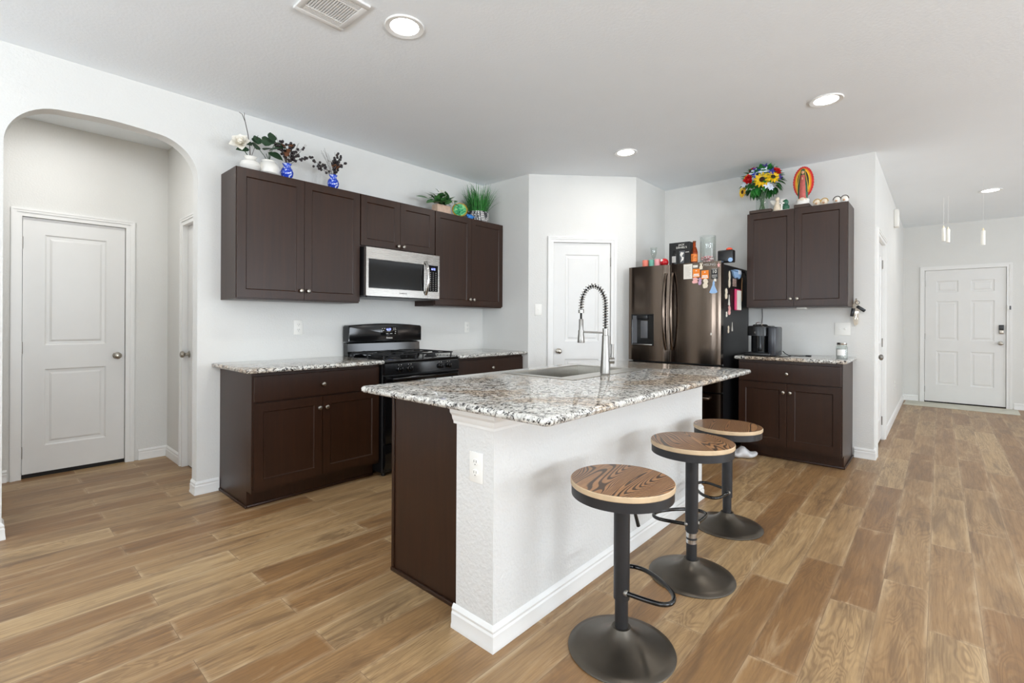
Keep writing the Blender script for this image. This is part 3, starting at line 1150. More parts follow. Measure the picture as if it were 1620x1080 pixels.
bn = Vector((0, 0, 1)).cross(sd)
pts = []
turns = 30
for i in range(turns * 10 + 1):
    p_, tg = along(cum[-1] * i / (turns * 10))
    nn = tg.cross(bn)
    a = 2 * PI * i / 10
    pts.append(p_ + (nn * math.cos(a) + bn * math.sin(a)) * 0.0145)
MB().tube(pts, 0.0023, 6).obj('spring_coil', M['chrome'], t)
h = sd * AW
MB().lathe([(0.0, 0.178), (0.02, 0.178), (0.021, 0.182), (0.0185, 0.215), (0.0135, 0.255), (0.0125, 0.315), (0.011, 0.318), (0, 0.318)], 24, (h.x, h.y)).obj('spray_head', M['faucet'], t)
MB().lathe([(0.0, 0.353), (0.0165, 0.353), (0.0165, 0.372), (0, 0.372)], 20, (h.x, h.y)).obj('collar', M['faucet'], t)
m = MB().tube([sd * 0.012 + Vector((0, 0, 0.238)), sd * (AW - 0.012) + Vector((0, 0, 0.242))], 0.0055, 10)
m.lathe([(0.0165, 0.232), (0.0165, 0.252)], 20, (h.x, h.y))
m.obj('support_arm', M['faucet'], t)
hd = Vector((math.sin(0.7294), -math.cos(0.7294), 0))
m = MB().cyl(hd * 0.02 + Vector((0, 0, 0.075)), hd * 0.052 + Vector((0, 0, 0.075)), 0.019, n=20)
m.tube([hd * 0.04 + Vector((0, 0, 0.09)), hd * 0.042 + Vector((0, 0, 0.125)), hd * 0.043 + Vector((0, 0, 0.172))], [0.008, 0.0075, 0.0085], 10)
m.obj('lever_handle', M['faucet'], t)

# ------------------------------------------------------------------ gas range
t = thing('gas_range', 'black gas range with cast iron grates standing between two base cabinets', 'stove', (2.099, 3.195, 0))
W = 0.764
D = 0.645
m = MB().box(0.0, W, 0.03, D - 0.01, 0.03, 0.895, 0.003, 1)
for fx in (0.04, W - 0.04):
    for fy in (0.07, D - 0.08):
        m.cyl((fx, fy, 0), (fx, fy, 0.035), 0.016, n=10)
m.obj('body', M['black_satin'], t, 20)
m = MB().panel(0.008, W - 0.008, 0.265, 0.785, 0.036, [(0.12, W - 0.12, 0.36, 0.66)], [(0.004, -0.003), (0.01, 0.0)], y=-0.006)
od = m.obj('oven_door', M['black_gloss'], t, 20)
m = MB().tube([(0.05, -0.008, 0.765), (0.05, -0.048, 0.765), (0.075, -0.053, 0.765), (W - 0.075, -0.053, 0.765), (W - 0.05, -0.048, 0.765), (W - 0.05, -0.008, 0.765)], 0.0125, 10, flat=0.8)
m.obj('handle', M['black_gloss'], od)
MB().box(0.122, W - 0.122, -0.0085, -0.0045, 0.362, 0.658).obj('oven_window', M['glass_black'], od, 0)
m = MB().box(0.008, W - 0.008, -0.004, 0.032, 0.06, 0.252, 0.006)
m.obj('storage_drawer', M['black_gloss'], t)
# sloped control panel with five burner knobs
m = MB().prism([(-0.008, 0.797), (0.030, 0.797), (0.030, 0.896), (0.012, 0.896), (-0.004, 0.878)], 'x', 0.0, W)
cp = m.obj('control_panel', M['black_gloss'], t, 20)
for kx in (0.138, 0.232, 0.548, 0.640):
    m = MB().lathe([(0, 0), (0.024, 0), (0.024, 0.006), (0.0195, 0.010), (0.0175, 0.032), (0.0155, 0.035), (0, 0.035)], 22)
    m.box(-0.005, 0.005, -0.0185, 0.0185, 0.018, 0.042, 0.003)
    m.xf(Matrix.Translation((kx, -0.006, 0.838)) @ Matrix.Rotation(PI / 2, 4, 'X'))
    m.obj('burner_knob', M['black_gloss'], cp)
    m = MB()
    for s_ in (-1, 1):
        m.box(kx + s_ * 0.012 - 0.003, kx + s_ * 0.012 + 0.003, -0.0072, -0.006, 0.869, 0.8715)
    m.obj('tick_mark', M['white_print'], cp, 0)
# cooktop, burners, grates
m = MB().box(0.0, W, -0.002, D - 0.02, 0.893, 0.907, 0.006, 2)
m.obj('cooktop', M['black_gloss'], t)
for bx, by, br in ((0.19, 0.16, 0.05), (0.19, 0.43, 0.042), (0.575, 0.16, 0.044), (0.575, 0.43, 0.036)):
    MB().lathe([(0, 0.907), (br + 0.012, 0.907), (br + 0.006, 0.914), (br, 0.918), (br * 0.85, 0.919), (br * 0.85, 0.926), (br * 0.7, 0.929), (0, 0.929)], 28, (bx, by)).obj('burner', [M['black_matte']], t)
for gx0, gx1 in ((0.035, 0.345), (0.42, 0.73)):
    m = MB()
    gz = 0.946
    y0, y1 = 0.035, 0.56
    r = 0.0055
    cr = 0.02
    m.tube([(gx0 + cr, y0, gz), (gx1 - cr, y0, gz), (gx1 - 0.006, y0 + 0.006, gz), (gx1, y0 + cr, gz), (gx1, y1 - cr, gz), (gx1 - 0.006, y1 - 0.006, gz), (gx1 - cr, y1, gz),
            (gx0 + cr, y1, gz), (gx0 + 0.006, y1 - 0.006, gz), (gx0, y1 - cr, gz), (gx0, y0 + cr, gz), (gx0 + 0.006, y0 + 0.006, gz)], r, 8, closed=True)
    ym = (y0 + y1) / 2
    m.cyl((gx0, ym, gz), (gx1, ym, gz), r, n=8)
    xm = (gx0 + gx1) / 2
    for by in (0.165, 0.43):
        for dx, dy in ((1, 0), (-1, 0), (0, 1), (0, -1)):
            e = Vector((xm + dx * 0.155, by + dy * 0.13, gz))
            i_ = Vector((xm + dx * 0.03, by + dy * 0.03, gz + 0.003))
            m.tube([e, e.lerp(i_, 0.5) + Vector((0, 0, 0.004)), i_], [r, r, r * 0.8], 8)
    for px_, py_ in ((gx0, y0 + 0.03), (gx1, y0 + 0.03), (gx0, y1 - 0.03), (gx1, y1 - 0.03), (gx0, ym), (gx1, ym)):
        m.cyl((px_, py_, 0.907), (px_, py_, gz), 0.006, n=8)
    m.obj('grate', M['black_matte'], t)
# backguard: arched console over a recessed lower panel
m = MB()
m.prism([(0.575, 0.893), (0.575, 0.90), (0.56, 0.912), (0.565, 1.02), (0.60, 1.03), (0.63, 1.03), (0.63, 0.893)], 'x', 0.004, W - 0.004)
m.obj('backguard_base', M['black_gloss'], t, 20)
top = [(0.0, 1.035), (0.0, 1.165)]
for i in range(13):
    a = i / 12
    top.append((0.012 + (W - 0.024) * a, 1.178 + 0.018 * math.sin(PI * a)))
top += [(W, 1.165), (W, 1.035)]
m = MB().prism(top, 'y', 0.535, 0.63)
bmesh.ops.bevel(m.bm, geom=[e for e in m.bm.edges if abs(e.verts[0].co.y - 0.535) < 1e-5 and abs(e.verts[1].co.y - 0.535) < 1e-5], offset=0.012, segments=3, profile=0.5, affect='EDGES')
bgd = m.obj('backguard_console', M['black_gloss'], t, 30)
m = MB().box(0.31, 0.488, 0.5325, 0.536, 1.085, 1.165, 0.002)
dp = m.obj('display_panel', M['glass_black'], bgd)
text('clock_digits', '6:13', 0.026, M['led_blue'], dp, (0.392, 0.5318, 1.142))
m = MB()
for (bx, bz) in ((0.325, 1.150), (0.338, 1.132), (0.35, 1.15), (0.446, 1.152), (0.462, 1.152), (0.446, 1.138), (0.465, 1.138), (0.465, 1.122), (0.462, 1.105), (0.37, 1.104), (0.382, 1.104), (0.412, 1.104), (0.424, 1.104)):
    m.box(bx - 0.005, bx + 0.005, 0.5315, 0.5326, bz - 0.0022, bz + 0.0022)
m.obj('key_legend', M['white_print'], dp, 0)
text('maker_mark', 'Amana', 0.024, M['white_print'], bgd, (0.40, 0.534, 1.066))

# ------------------------------------------------------------------ microwave above the range
t = thing('microwave_oven', 'stainless steel over-the-range microwave under the short wall cabinet', 'microwave', (2.099, 3.464, 1.412))
W, H_, D = 0.762, 0.412, 0.388
MB().box(0.0, W, 0.03, D, 0.012, H_, 0.003, 1).obj('case', M['black_satin'], t, 20)
m = MB().box(0.01, W - 0.01, 0.03, D - 0.02, 0.0, 0.013)
m.obj('vent_base', M['grey_plastic'], t, 0)
xd = 0.62
m = MB().panel(0.0, xd - 0.001, 0.012, H_ - 0.002, 0.031, [(0.022, xd - 0.03, 0.075, H_ - 0.095)], [(0.003, -0.004)], y=0.0)
dr = m.obj('oven_door', M['steel'], t, 20)
MB().box(0.0255, xd - 0.0335, 0.0025, 0.0045, 0.0785, H_ - 0.0985).obj('window', M['glass_black'], dr, 0)
hp = []
for i in range(13):
    a = i / 12
    hp.append((xd - 0.018, -0.004 - 0.040 * math.sin(PI * a) ** 0.7, 0.045 + (H_ - 0.115) * a))
m = MB().tube(hp, 0.0105, 12, flat=1.25)
m.obj('handle', M['chrome'], dr)
text('maker_mark', 'WHIRLPOOL', 0.014, M['slot'], dr, (0.36, -0.0004, 0.043))
m = MB().panel(xd + 0.001, W, 0.012, H_ - 0.002, 0.031, [(xd + 0.014, W - 0.014, 0.075, H_ - 0.095)], [(0.002, -0.002)], y=0.0)
kp = m.obj('control_frame', M['steel'], t, 20)
pad = MB().box(xd + 0.0165, W - 0.0165, 0.0008, 0.0026, 0.0775, H_ - 0.0975).obj('keypad', M['glass_black'], kp, 0)
text('clock_digits', '6:12', 0.026, M['led_blue'], pad, (xd + 0.07, 0.0004, 0.282))
m = MB()
for r_ in range(10):
    for c_ in range(3):
        x_, z_ = xd + 0.038 + c_ * 0.031, 0.248 - r_ * 0.0175
        m.box(x_ - 0.005, x_ + 0.005, 0.0, 0.0009, z_ - 0.002, z_ + 0.002)
m.obj('key_legend', M['silver_print'], pad, 0)
m = MB().box(0.012, W - 0.012, 0.002, 0.03, -0.0005, 0.012)
m.obj('grille', M['black_satin'], t, 0)

# ------------------------------------------------------------------ refrigerator
FX, FY = 4.45, 2.378
t = thing('refrigerator', 'black stainless french-door refrigerator with water dispenser and magnets', 'refrigerator', (FX, FY, 0), -PI / 2)
W = 0.912
MB().box(0.004, W - 0.004, 0.09, XF - FX - 0.02, 0.02, 1.755, 0.004, 1).obj('cabinet_body', M['black_satin'], t, 20)
for (a, b) in ((0.03, 0.10), (W - 0.10, W - 0.03)):
    MB().box(a, b, 0.10, 0.20, 0.0, 0.03).obj('foot', M['rubber'], t, 0)
    MB().box(a, b, 0.7, 0.8, 0.0, 0.03).obj('foot', M['rubber'], t, 0)
for a in (0.03, W - 0.13):
    MB().box(a, a + 0.10, 0.085, 0.16, 1.755, 1.775, 0.004).obj('hinge_cover', M['black_satin'], t, 0)


def bowed(x0, x1, z0, z1, b=0.012, th=0.082, r=0.012):
    pts = []
    n = 12
    for i in range(n + 1):
        a = i / n
        e = min(a, 1 - a)
        rr = r * (1 - min(1, e / 0.05)) ** 2
        pts.append((x0 + (x1 - x0) * a, rr - b * math.sin(PI * a)))
    pts += [(x1, th), (x0, th)]
    return MB().prism(pts, 'z', z0, z1)


mid = 0.438
ld = bowed(0.0, mid - 0.003, 0.838, 1.775).obj('door', M['black_steel'], t, 40)
rd = bowed(mid + 0.003, W, 0.838, 1.775).obj('door', M['black_steel'], t, 40)
d1 = bowed(0.0, W, 0.585, 0.822).obj('drawer', M['black_steel'], t, 40)
d2 = bowed(0.0, W, 0.05, 0.572).obj('freezer_drawer', M['black_steel'], t, 40)


def bar_handle(parent, x, z0, z1, s):
    pts = []
    for i in range(17):
        a = i / 16
        pts.append((x + s * 0.006 * math.sin(PI * a), -0.012 - 0.056 * math.sin(PI * a) ** 0.6, z0 + (z1 - z0) * a))
    return MB().tube(pts, 0.0135, 12, flat=0.8).obj('handle', M['black_steel'], parent)


bar_handle(ld, mid - 0.032, 0.955, 1.69, -1)
bar_handle(rd, mid + 0.032, 0.955, 1.69, 1)


def long_handle(parent, z):
    pts = [(0.09, -0.006, z), (0.09, -0.05, z), (0.11, -0.058, z), (W - 0.11, -0.058, z), (W - 0.09, -0.05, z), (W - 0.09, -0.006, z)]
    return MB().tube(pts, 0.0135, 10).obj('handle', M['black_steel'], parent)


long_handle(d2, 0.53)
MB().box(0.02, W - 0.02, 0.0, 0.03, 0.792, 0.823, 0.003).obj('grip_recess', M['black_satin'], d1)
# dispenser
m = MB().panel(0.042, 0.282, 0.985, 1.30, 0.02, [(0.052, 0.272, 1.0, 1.29)], [(0.003, -0.004)], y=-0.0165)
dsp = m.obj('dispenser', M['black_gloss'], ld, 20)
MB().box(0.058, 0.105, -0.0145, -0.0128, 1.01, 1.285).obj('dispenser_side', M['grey_plastic'], dsp, 0)
m = MB().box(0.108, 0.225, -0.034, -0.012, 1.245, 1.292, 0.008)
m.obj('dispenser_head', M['black_plastic'], dsp)
m = MB().box(0.148, 0.222, -0.026, -0.012, 1.06, 1.235, 0.006)
m.obj('paddle', M['grey_plastic'], dsp)
MB().box(0.052, 0.272, -0.03, -0.012, 0.99, 1.002, 0.003).obj('drip_tray', M['chrome'], dsp)
text('maker_mark', 'SAMSUNG', 0.032, M['silver_print'], rd, (0.80, -0.0095, 1.745))
# printed warranty sticker on the right door
st = MB().box(0.832, 0.889, -0.008, -0.0055, 1.612, 1.706).obj('warranty_sticker', M['black_satin'], rd, 0)
text('sticker_number', '10', 0.042, M['white_print'], st, (0.860, -0.0083, 1.678))
m = MB()
for (a, b, z) in ((0.838, 0.883, 1.648), (0.838, 0.883, 1.638), (0.842, 0.876, 1.626), (0.836, 0.885, 1.702)):
    m.box(a, b, -0.0089, -0.008, z - 0.0022, z + 0.0022)
m.obj('sticker_lines', M['silver_print'], st, 0)


def on_front(lx, z, y=-0.0135):
    """point on the refrigerator's front in the room"""
    return (FX + y, FY - lx, z)


def magnet(name, label, cat, lx, z, w, h, mat, shape='rect', group=None, y=None, th=0.004):
    a = (lx - (mid if lx > mid else 0)) / ((W - mid) if lx > mid else mid)
    yy = -0.012 * math.sin(PI * a) - 0.0008 if y is None else y
    if shape == 'rect':
        m = MB().box(-w / 2, w / 2, -th, 0, -h / 2, h / 2, min(0.0015, th / 3), 1)
    else:
        m = MB().prism([(p_[0] * w / 2, p_[1] * h / 2) for p_ in shape], 'y', -th, 0)
    o = m.obj(name, M[mat], None, 0)
    place(o, (FX + yy, FY - lx, z), -PI / 2)
    return solo(o, label, cat, group)


BLOB = [(-0.5, -1), (0.1, -0.95), (0.55, -0.85), (0.8, -0.4), (0.5, -0.1), (0.85, 0.25), (0.6, 0.7), (0.1, 1), (-0.45, 0.9), (-0.8, 0.55), (-0.5, 0.1), (-0.9, -0.3), (-0.8, -0.8)]
CONE = [(-1, -0.85), (-0.5, -1), (0.5, -1), (1, -0.85), (0.6, -0.3), (0.25, 0.25), (0.28, 0.6), (0.05, 1), (-0.2, 0.6), (-0.22, 0.25), (-0.6, -0.3)]
STAR = [(math.cos(PI / 2 + PI * k_ / 5) * (1 if k_ % 2 == 0 else 0.45), math.sin(PI / 2 + PI * k_ / 5) * (1 if k_ % 2 == 0 else 0.45)) for k_ in range(10)]
BUN = [(-0.7, -1), (0.7, -1), (0.8, -0.2), (0.45, 0.1), (0.75, 0.9), (0.4, 1), (0.05, 0.3), (-0.25, 0.95), (-0.6, 0.85), (-0.35, 0.1), (-0.8, -0.3)]

o = magnet('paper_sheet', 'white sheet of paper with faint lines held on the right refrigerator door', 'paper', 0.620, 1.694, 0.082, 0.138, 'paper', th=0.0015)
m = MB()
for i in range(9):
    m.box(-0.028, 0.028 - 0.012 * (i % 3 == 1), -0.0021, -0.0015, 0.05 - i * 0.0125 - 0.0008, 0.05 - i * 0.0125 + 0.0008)
m.obj('printed_lines', M['ink'], o, 0)
for nm_, lx, z, lab in (('left', 0.699, 1.675, 'left one of two orange cards on the right refrigerator door'), ('right', 0.777, 1.657, 'right one of two orange cards on the right refrigerator door, beside the black sticker')):
    o = magnet('orange_card', lab, 'magnet', lx, z, 0.066, 0.078, 'orange', group='orange cards on the refrigerator', th=0.003)
    m = MB()
    m.box(-0.024, 0.024, -0.0038, -0.003, -0.016, -0.006).box(-0.028, 0.028, -0.0038, -0.003, -0.03, -0.02).box(-0.006, 0.006, -0.0038, -0.003, 0.018, 0.026)
    m.obj('printed_lines', M['white_print'], o, 0)
magnet('magnet', 'white and grey tag magnet at the top of the right refrigerator door', 'magnet', 0.690, 1.738, 0.045, 0.024, 'paper')
magnet('magnet', 'cream magnet with two upright ears above the right orange card', 'magnet', 0.742, 1.738, 0.036, 0.062, 'cream', BUN)
magnet('magnet', 'coral pink irregular magnet hanging below the left orange card', 'magnet', 0.690, 1.608, 0.066, 0.056, 'pale_pink', BLOB)
magnet('magnet', 'lilac slender magnet between the two orange cards', 'magnet', 0.733, 1.598, 0.034, 0.07, 'lilac', BLOB)
magnet('magnet', 'cream lumpy magnet hanging below the right orange card', 'magnet', 0.783, 1.577, 0.056, 0.092, 'cream', BLOB)
magnet('magnet', 'pale blue flared magnet at the right edge of the refrigerator door', 'magnet', 0.852, 1.543, 0.072, 0.12, 'baby_blue', CONE)
magnet('magnet', 'small white square magnet just under the black sticker', 'magnet', 0.866, 1.603, 0.02, 0.026, 'paper')
magnet('magnet', 'pale pink four-petal magnet on the top right corner of the refrigerator door', 'magnet', 0.896, 1.735, 0.03, 0.05, 'pale_pink', STAR)
magnet('magnet', 'small white round chip-like magnet low on the right refrigerator door', 'magnet', 0.834, 1.115, 0.016, 0.022, 'paper', BLOB)


def side_magnet(name, label, cat, x, z, w, h, mat, shape='rect', th=0.004):
    if shape == 'rect':
        m = MB().box(-w / 2, w / 2, -th, 0, -h / 2, h / 2, th / 3, 1)
    else:
        m = MB().prism([(p_[0] * w / 2, p_[1] * h / 2) for p_ in shape], 'y', -th, 0)
    o = m.obj(name, M[mat], None, 0)
    place(o, (x, FY - W + 0.0036, z), 0)
    return solo(o, label, cat)


side_magnet('magnet', 'tall cream magnet high on the black refrigerator side', 'magnet', 4.70, 1.625, 0.06, 0.16, 'cream', BLOB)
side_magnet('label_magnet', 'small white rectangular label at the top of the refrigerator side', 'magnet', 4.965, 1.704, 0.13, 0.03, 'paper')
side_magnet('photo_magnet', 'small square photo magnet below the white label on the refrigerator side', 'magnet', 4.845, 1.602, 0.11, 0.075, 'photo')
o = side_magnet('notepad', 'white notepad with magenta edge on the refrigerator side', 'notepad', 4.91, 1.44, 0.16, 0.205, 'magenta', th=0.02)
MB().box(-0.05, 0.078, -0.024, -0.02, -0.098, 0.09).obj('sheet', M['paper'], o, 0)
side_magnet('magnet', 'white flower-like magnet at mid height near the front of the refrigerator side', 'magnet', 4.61, 1.487, 0.075, 0.1, 'cream', BLOB)
side_magnet('magnet', 'narrow white magnet left of the magenta notepad', 'magnet', 4.69, 1.43, 0.05, 0.1, 'paper', CONE)
side_magnet('magnet', 'pale pink tag magnet at the lower left corner of the magenta notepad', 'magnet', 4.70, 1.335, 0.08, 0.09, 'pale_pink', BLOB)
side_magnet('magnet', 'small white oval magnet below the pink tag on the refrigerator side', 'magnet', 4.622, 1.295, 0.045, 0.05, 'paper', BLOB)
side_magnet('magnet', 'cream slim magnet low on the refrigerator side, left of its thin neighbour', 'magnet', 4.677, 1.155, 0.045, 0.07, 'cream', BLOB)
side_magnet('magnet', 'thin upright white magnet lowest right on the refrigerator side', 'magnet', 4.785, 1.18, 0.03, 0.085, 'paper', CONE)
o = MB().tube([(5.06, FY - W - 0.006, 1.66), (5.04, FY - W - 0.008, 1.60), (5.035, FY - W - 0.008, 1.5), (5.04, FY - W - 0.006, 1.43)], 0.006, 8).obj('wooden_stick', M['bamboo'], None)
solo(o, 'thin tan wooden stick upright on the refrigerator side next to the wall cabinet', 'stick')

# ------------------------------------------------------------------ on top of the refrigerator
FT = 1.7752


def jar_candle(x, y, mat, label, r=0.031, h=0.075, z=FT):
    t = thing('candle_jar', label, 'candle', (x, y, z))
    MB().lathe([(0, 0), (r * 0.92, 0), (r, 0.005), (r, h), (r - 0.003, h), (r - 0.003, h - 0.012), (0, h - 0.012)], 22).obj('wax_jar', M[mat], t)
    MB().cyl((0, 0, h - 0.0125), (0, 0, h - 0.004), 0.001, n=6).obj('wick', M['slot'], t)
    return t


jar_candle(4.55, 2.24, 'coral', 'coral candle cup, leftmost on top of the refrigerator')
jar_candle(4.56, 2.176, 'teal', 'teal candle cup under the clear stem glass on the refrigerator')
jar_candle(4.55, 2.112, 'pink', 'pale pink candle cup between the teal and the red ones')
t = thing('red_ornament', 'glossy red round ornament beside the black gift box on the refrigerator', 'ornament', (4.56, 2.045, FT))
MB().ball((0, 0, 0.04), 0.042, (1, 1, 0.95)).obj('ornament_body', M['red_wax'], t)
MB().ball((-0.03, 0.012, 0.055), 0.014).obj('white_dot', M['white_print'], t)
t = thing('stem_glass', 'clear footed glass standing behind the teal candle cup', 'glass', (4.66, 2.205, FT))
m = MB()
m.open_ends = True
m.lathe([(0.0, 0.0), (0.032, 0.0), (0.032, 0.004), (0.006, 0.012), (0.005, 0.09), (0.02, 0.11), (0.031, 0.15), (0.033, 0.215), (0.031, 0.215), (0.029, 0.15), (0.018, 0.114), (0.0, 0.1)], 24)
m.obj('goblet', M['glass'], t)
# black gift box with bottle and glass printed on its face
t = thing('gift_box', 'black liquor gift box with white lettering standing on the refrigerator', 'box', (4.57, 2.0, FT), -PI / 2)
MB().box(0.0, 0.205, 0.0, 0.09, 0, 0.225, 0.002, 1).obj('carton', M['black_satin'], t, 0)
m = MB().lathe([(0, 0.0), (0.026, 0.0), (0.026, 0.1), (0.02, 0.125), (0.011, 0.145), (0.010, 0.19), (0, 0.19)], 16, (0.052, 0.004), 0.01, 1.0, 0.35)
b_ = m.obj('bottle', M['glass_black'], t)
MB().box(0.032, 0.072, -0.0075, -0.0055, 0.03, 0.092, 0.001).obj('bottle_label', M['silver_print'], b_, 0)
m = MB().prism([(0.112, 0.02), (0.150, 0.02), (0.158, 0.14), (0.104, 0.14)], 'y', -0.003, 0.0)
g_ = m.obj('printed_glass', M['grey_plastic'], t, 0)
MB().prism([(0.118, 0.03), (0.146, 0.05), (0.15, 0.075), (0.128, 0.085), (0.152, 0.12), (0.12, 0.128), (0.112, 0.1), (0.13, 0.07)], 'y', -0.0045, -0.003).obj('glass_highlight', M['white_print'], g_, 0)
text('box_lettering', 'JACK\nDANIEL\'S', 0.026, M['white_print'], t, (0.125, -0.001, 0.185))
MB().box(0.165, 0.2, -0.001, 0.0, 0.12, 0.128).obj('small_print', M['silver_print'], t, 0)
t = thing('beer_bottle', 'amber glass beer bottle with orange label beside the gift box', 'bottle', (4.585, 1.755, FT))
MB().lathe([(0, 0.0), (0.028, 0.0), (0.030, 0.006), (0.030, 0.115), (0.024, 0.145), (0.0135, 0.17), (0.0125, 0.212), (0.0145, 0.214), (0.0145, 0.222), (0, 0.222)], 24).obj('bottle_glass', M['amber_glass'], t)
m = MB()
m.open_ends = True
m.lathe([(0.0306, 0.025), (0.0306, 0.098)], 24)
m.obj('label', M['amber_label'], t)
m = MB()
m.lathe([(0, 0.2125), (0.0152, 0.2125), (0.0152, 0.224), (0, 0.225)], 18)
m.obj('cap', M['dry'], t)
t = thing('glass_cylinder_vase', 'tall clear glass vase with pink and white sweets in its base', 'vase', (4.63, 1.644, FT))
m = MB()
m.open_ends = True
m.lathe([(0, 0.0), (0.069, 0.0), (0.071, 0.003), (0.071, 0.265), (0.068, 0.265), (0.068, 0.006), (0, 0.006)], 32)
m.obj('cylinder', M['glass'], t)
c_ = MB()
rnd = random.Random(3)
for i in range(60):
    a, rr = rnd.uniform(0, 2 * PI), 0.054 * math.sqrt(rnd.random())
    c_.ball((rr * math.cos(a), rr * math.sin(a), 0.019 + rnd.random() * 0.05), 0.0115, (1, 1, 0.8), 8, 6)
o = c_.obj('sweets', M['candy'], None)
place(o, (4.63, 1.644, FT))
solo(o, 'pink and white wrapped sweets heaped in the clear glass vase', 'sweets')
o['kind'] = 'stuff'
t = thing('storage_box', 'black rounded box with orange-red lid button at the right end of the refrigerator top', 'box', (4.60, 1.545, FT), -PI / 2)
MB().box(0.0, 0.135, 0.0, 0.08, 0.0, 0.115, 0.01, 3).obj('case', M['black_plastic'], t)
MB().ball((0.095, 0.03, 0.122), 0.028, (1, 0.8, 0.55)).obj('lid_button', M['red_cap'], t)
MB().cyl((0.115, -0.003, 0.02), (0.115, 0.004, 0.02), 0.02, n=18).obj('clip', M['baby_blue'], t)
t = thing('printed_cloth', 'pale blue cloth piece with white print hanging at the top of the refrigerator side', 'cloth', (4.90, FY - W + 0.0035, 1.69))
m = MB()
P_ = []
for i in range(13):
    a = -1 + 2 * i / 12
    P_.append((a * 0.15, 0.04 - 0.02 * a * a))
lo_ = []
for i in range(13):
    a = 1 - 2 * i / 12
    lo_.append((a * 0.15, -0.035 + 0.06 * abs(a) ** 2 - (0.018 if 0.2 < abs(a) < 0.75 else 0)))
m.prism(P_ + lo_, 'y', -0.014, 0.0)
mk = m.obj('fabric', M['baby_blue'], t, 30)
MB().box(0.02, 0.11, -0.016, -0.014, 0.0, 0.04, 0.0008).obj('print', M['pale_blue'], mk, 0)
MB().tube([(0.14, -0.012, 0.03), (0.2, -0.02, 0.035), (0.26, -0.012, 0.01)], 0.012, 8, flat=0.4).obj('strap', M['black_matte'], mk)

# ------------------------------------------------------------------ bar stools
def stool(label, x, y, seat_z, ang, lift, tube_bot, lever_ang, wood_rot):
    t = thing('bar_stool', label, 'bar stool', (x, y, 0), 0, 'round wood-topped bar stools along the island')
    MB().lathe([(0, 0.0), (0.194, 0.0), (0.197, 0.004), (0.194, 0.009), (0.165, 0.016), (0.12, 0.027), (0.085, 0.04), (0.058, 0.056), (0.042, 0.072), (0.034, 0.085), (0, 0.085)], 56).obj('base', M['stool_base'], t, 50)
    c = MB().cyl((0, 0, 0.066), (0, 0, 0.46), 0.0245, n=28)
    co = c.obj('lower_column', M['stool_metal'], t)
    if lift:
        m = MB().cyl((0, 0, tube_bot - 0.008), (0, 0, tube_bot - 0.03), 0.0252, n=28)
        m.cyl((0, 0, tube_bot - 0.04), (0, 0, tube_bot - 0.058), 0.0252, n=28)
        m.obj('chrome_sleeve', M['chrome'], co)
    m = MB()
    m.lathe([(0.026, tube_bot), (0.0295, tube_bot), (0.0295, seat_z - 0.055), (0.026, seat_z - 0.055)], 28)
    m.obj('outer_tube', M['stool_metal'], t)
    d = Vector((math.cos(ang), math.sin(ang), 0))
    n_ = Vector((-d.y, d.x, 0))
    fz = tube_bot + 0.033
    pts = []
    for (a, b) in ((0.0, -0.031), (0.04, -0.085), (0.075, -0.125), (0.105, -0.137), (0.132, -0.128), (0.155, -0.1), (0.168, -0.06), (0.173, 0.0),
                   (0.168, 0.06), (0.155, 0.1), (0.132, 0.128), (0.105, 0.137), (0.075, 0.125), (0.04, 0.085), (0.0, 0.031)):
        pts.append(d * a + n_ * b + Vector((0, 0, fz)))
    sm = [pts[0]]
    for i in range(len(pts) - 1):
        q0, q1, q2, q3 = pts[max(0, i - 1)], pts[i], pts[i + 1], pts[min(len(pts) - 1, i + 2)]
        for k_ in (0.25, 0.5, 0.75, 1.0):
            sm.append(0.5 * ((2 * q1) + (q2 - q0) * k_ + (2 * q0 - 5 * q1 + 4 * q2 - q3) * k_ ** 2 + (3 * q1 - q0 - 3 * q2 + q3) * k_ ** 3))
    MB().tube(sm, 0.0085, 12).obj('footrest', M['black_gloss'], t)
    for s_ in (-1, 1):
        MB().ball(n_ * 0.03 * s_ + Vector((0, 0, fz)), 0.0115, (1, 1, 1), 12, 8).obj('screw', M['hinge'], t)
    # seat: metal rim, pale edged wooden disc
    rz_ = seat_z
    m = MB()
    m.lathe([(0, rz_ - 0.058), (0.182, rz_ - 0.058), (0.187, rz_ - 0.056), (0.187, rz_ - 0.021), (0.183, rz_ - 0.021), (0, rz_ - 0.021)], 64)
    m.obj('seat_rim', M['stool_metal'], t)
    m = MB()
    m.lathe([(0, -0.021), (0.188, -0.021), (0.1905, -0.018), (0.1905, -0.003), (0.188, 0.0), (0, 0.0)], 72)
    for f in m.bm.faces:
        f.material_index = 1 if f.normal.z > 0.6 and f.calc_center_median().z > -0.0021 else 0
    m.bm.normal_update()
    for f in m.bm.faces:
        f.material_index = 1 if f.normal.z > 0.9 else 0
    o = m.obj('seat', [M['seat_edge'], M['seat_wood']], t)
    o.location = (0, 0, rz_)
    o.rotation_euler = (0, 0, wood_rot)
    a = lever_ang
    e = Vector((math.cos(a), math.sin(a), 0))
    m = MB().tube([e * 0.026 + Vector((0, 0, rz_ - 0.062)), e * 0.05 + Vector((0, 0, rz_ - 0.085)), e * 0.062 + Vector((0, 0, rz_ - 0.11))], 0.0035, 8)
    m.tube([e * 0.059 + Vector((0, 0, rz_ - 0.102)), e * 0.095 + Vector((0, 0, rz_ - 0.198))], [0.006, 0.0075], 10)
    m.obj('height_lever', M['black_plastic'], t)
    return t


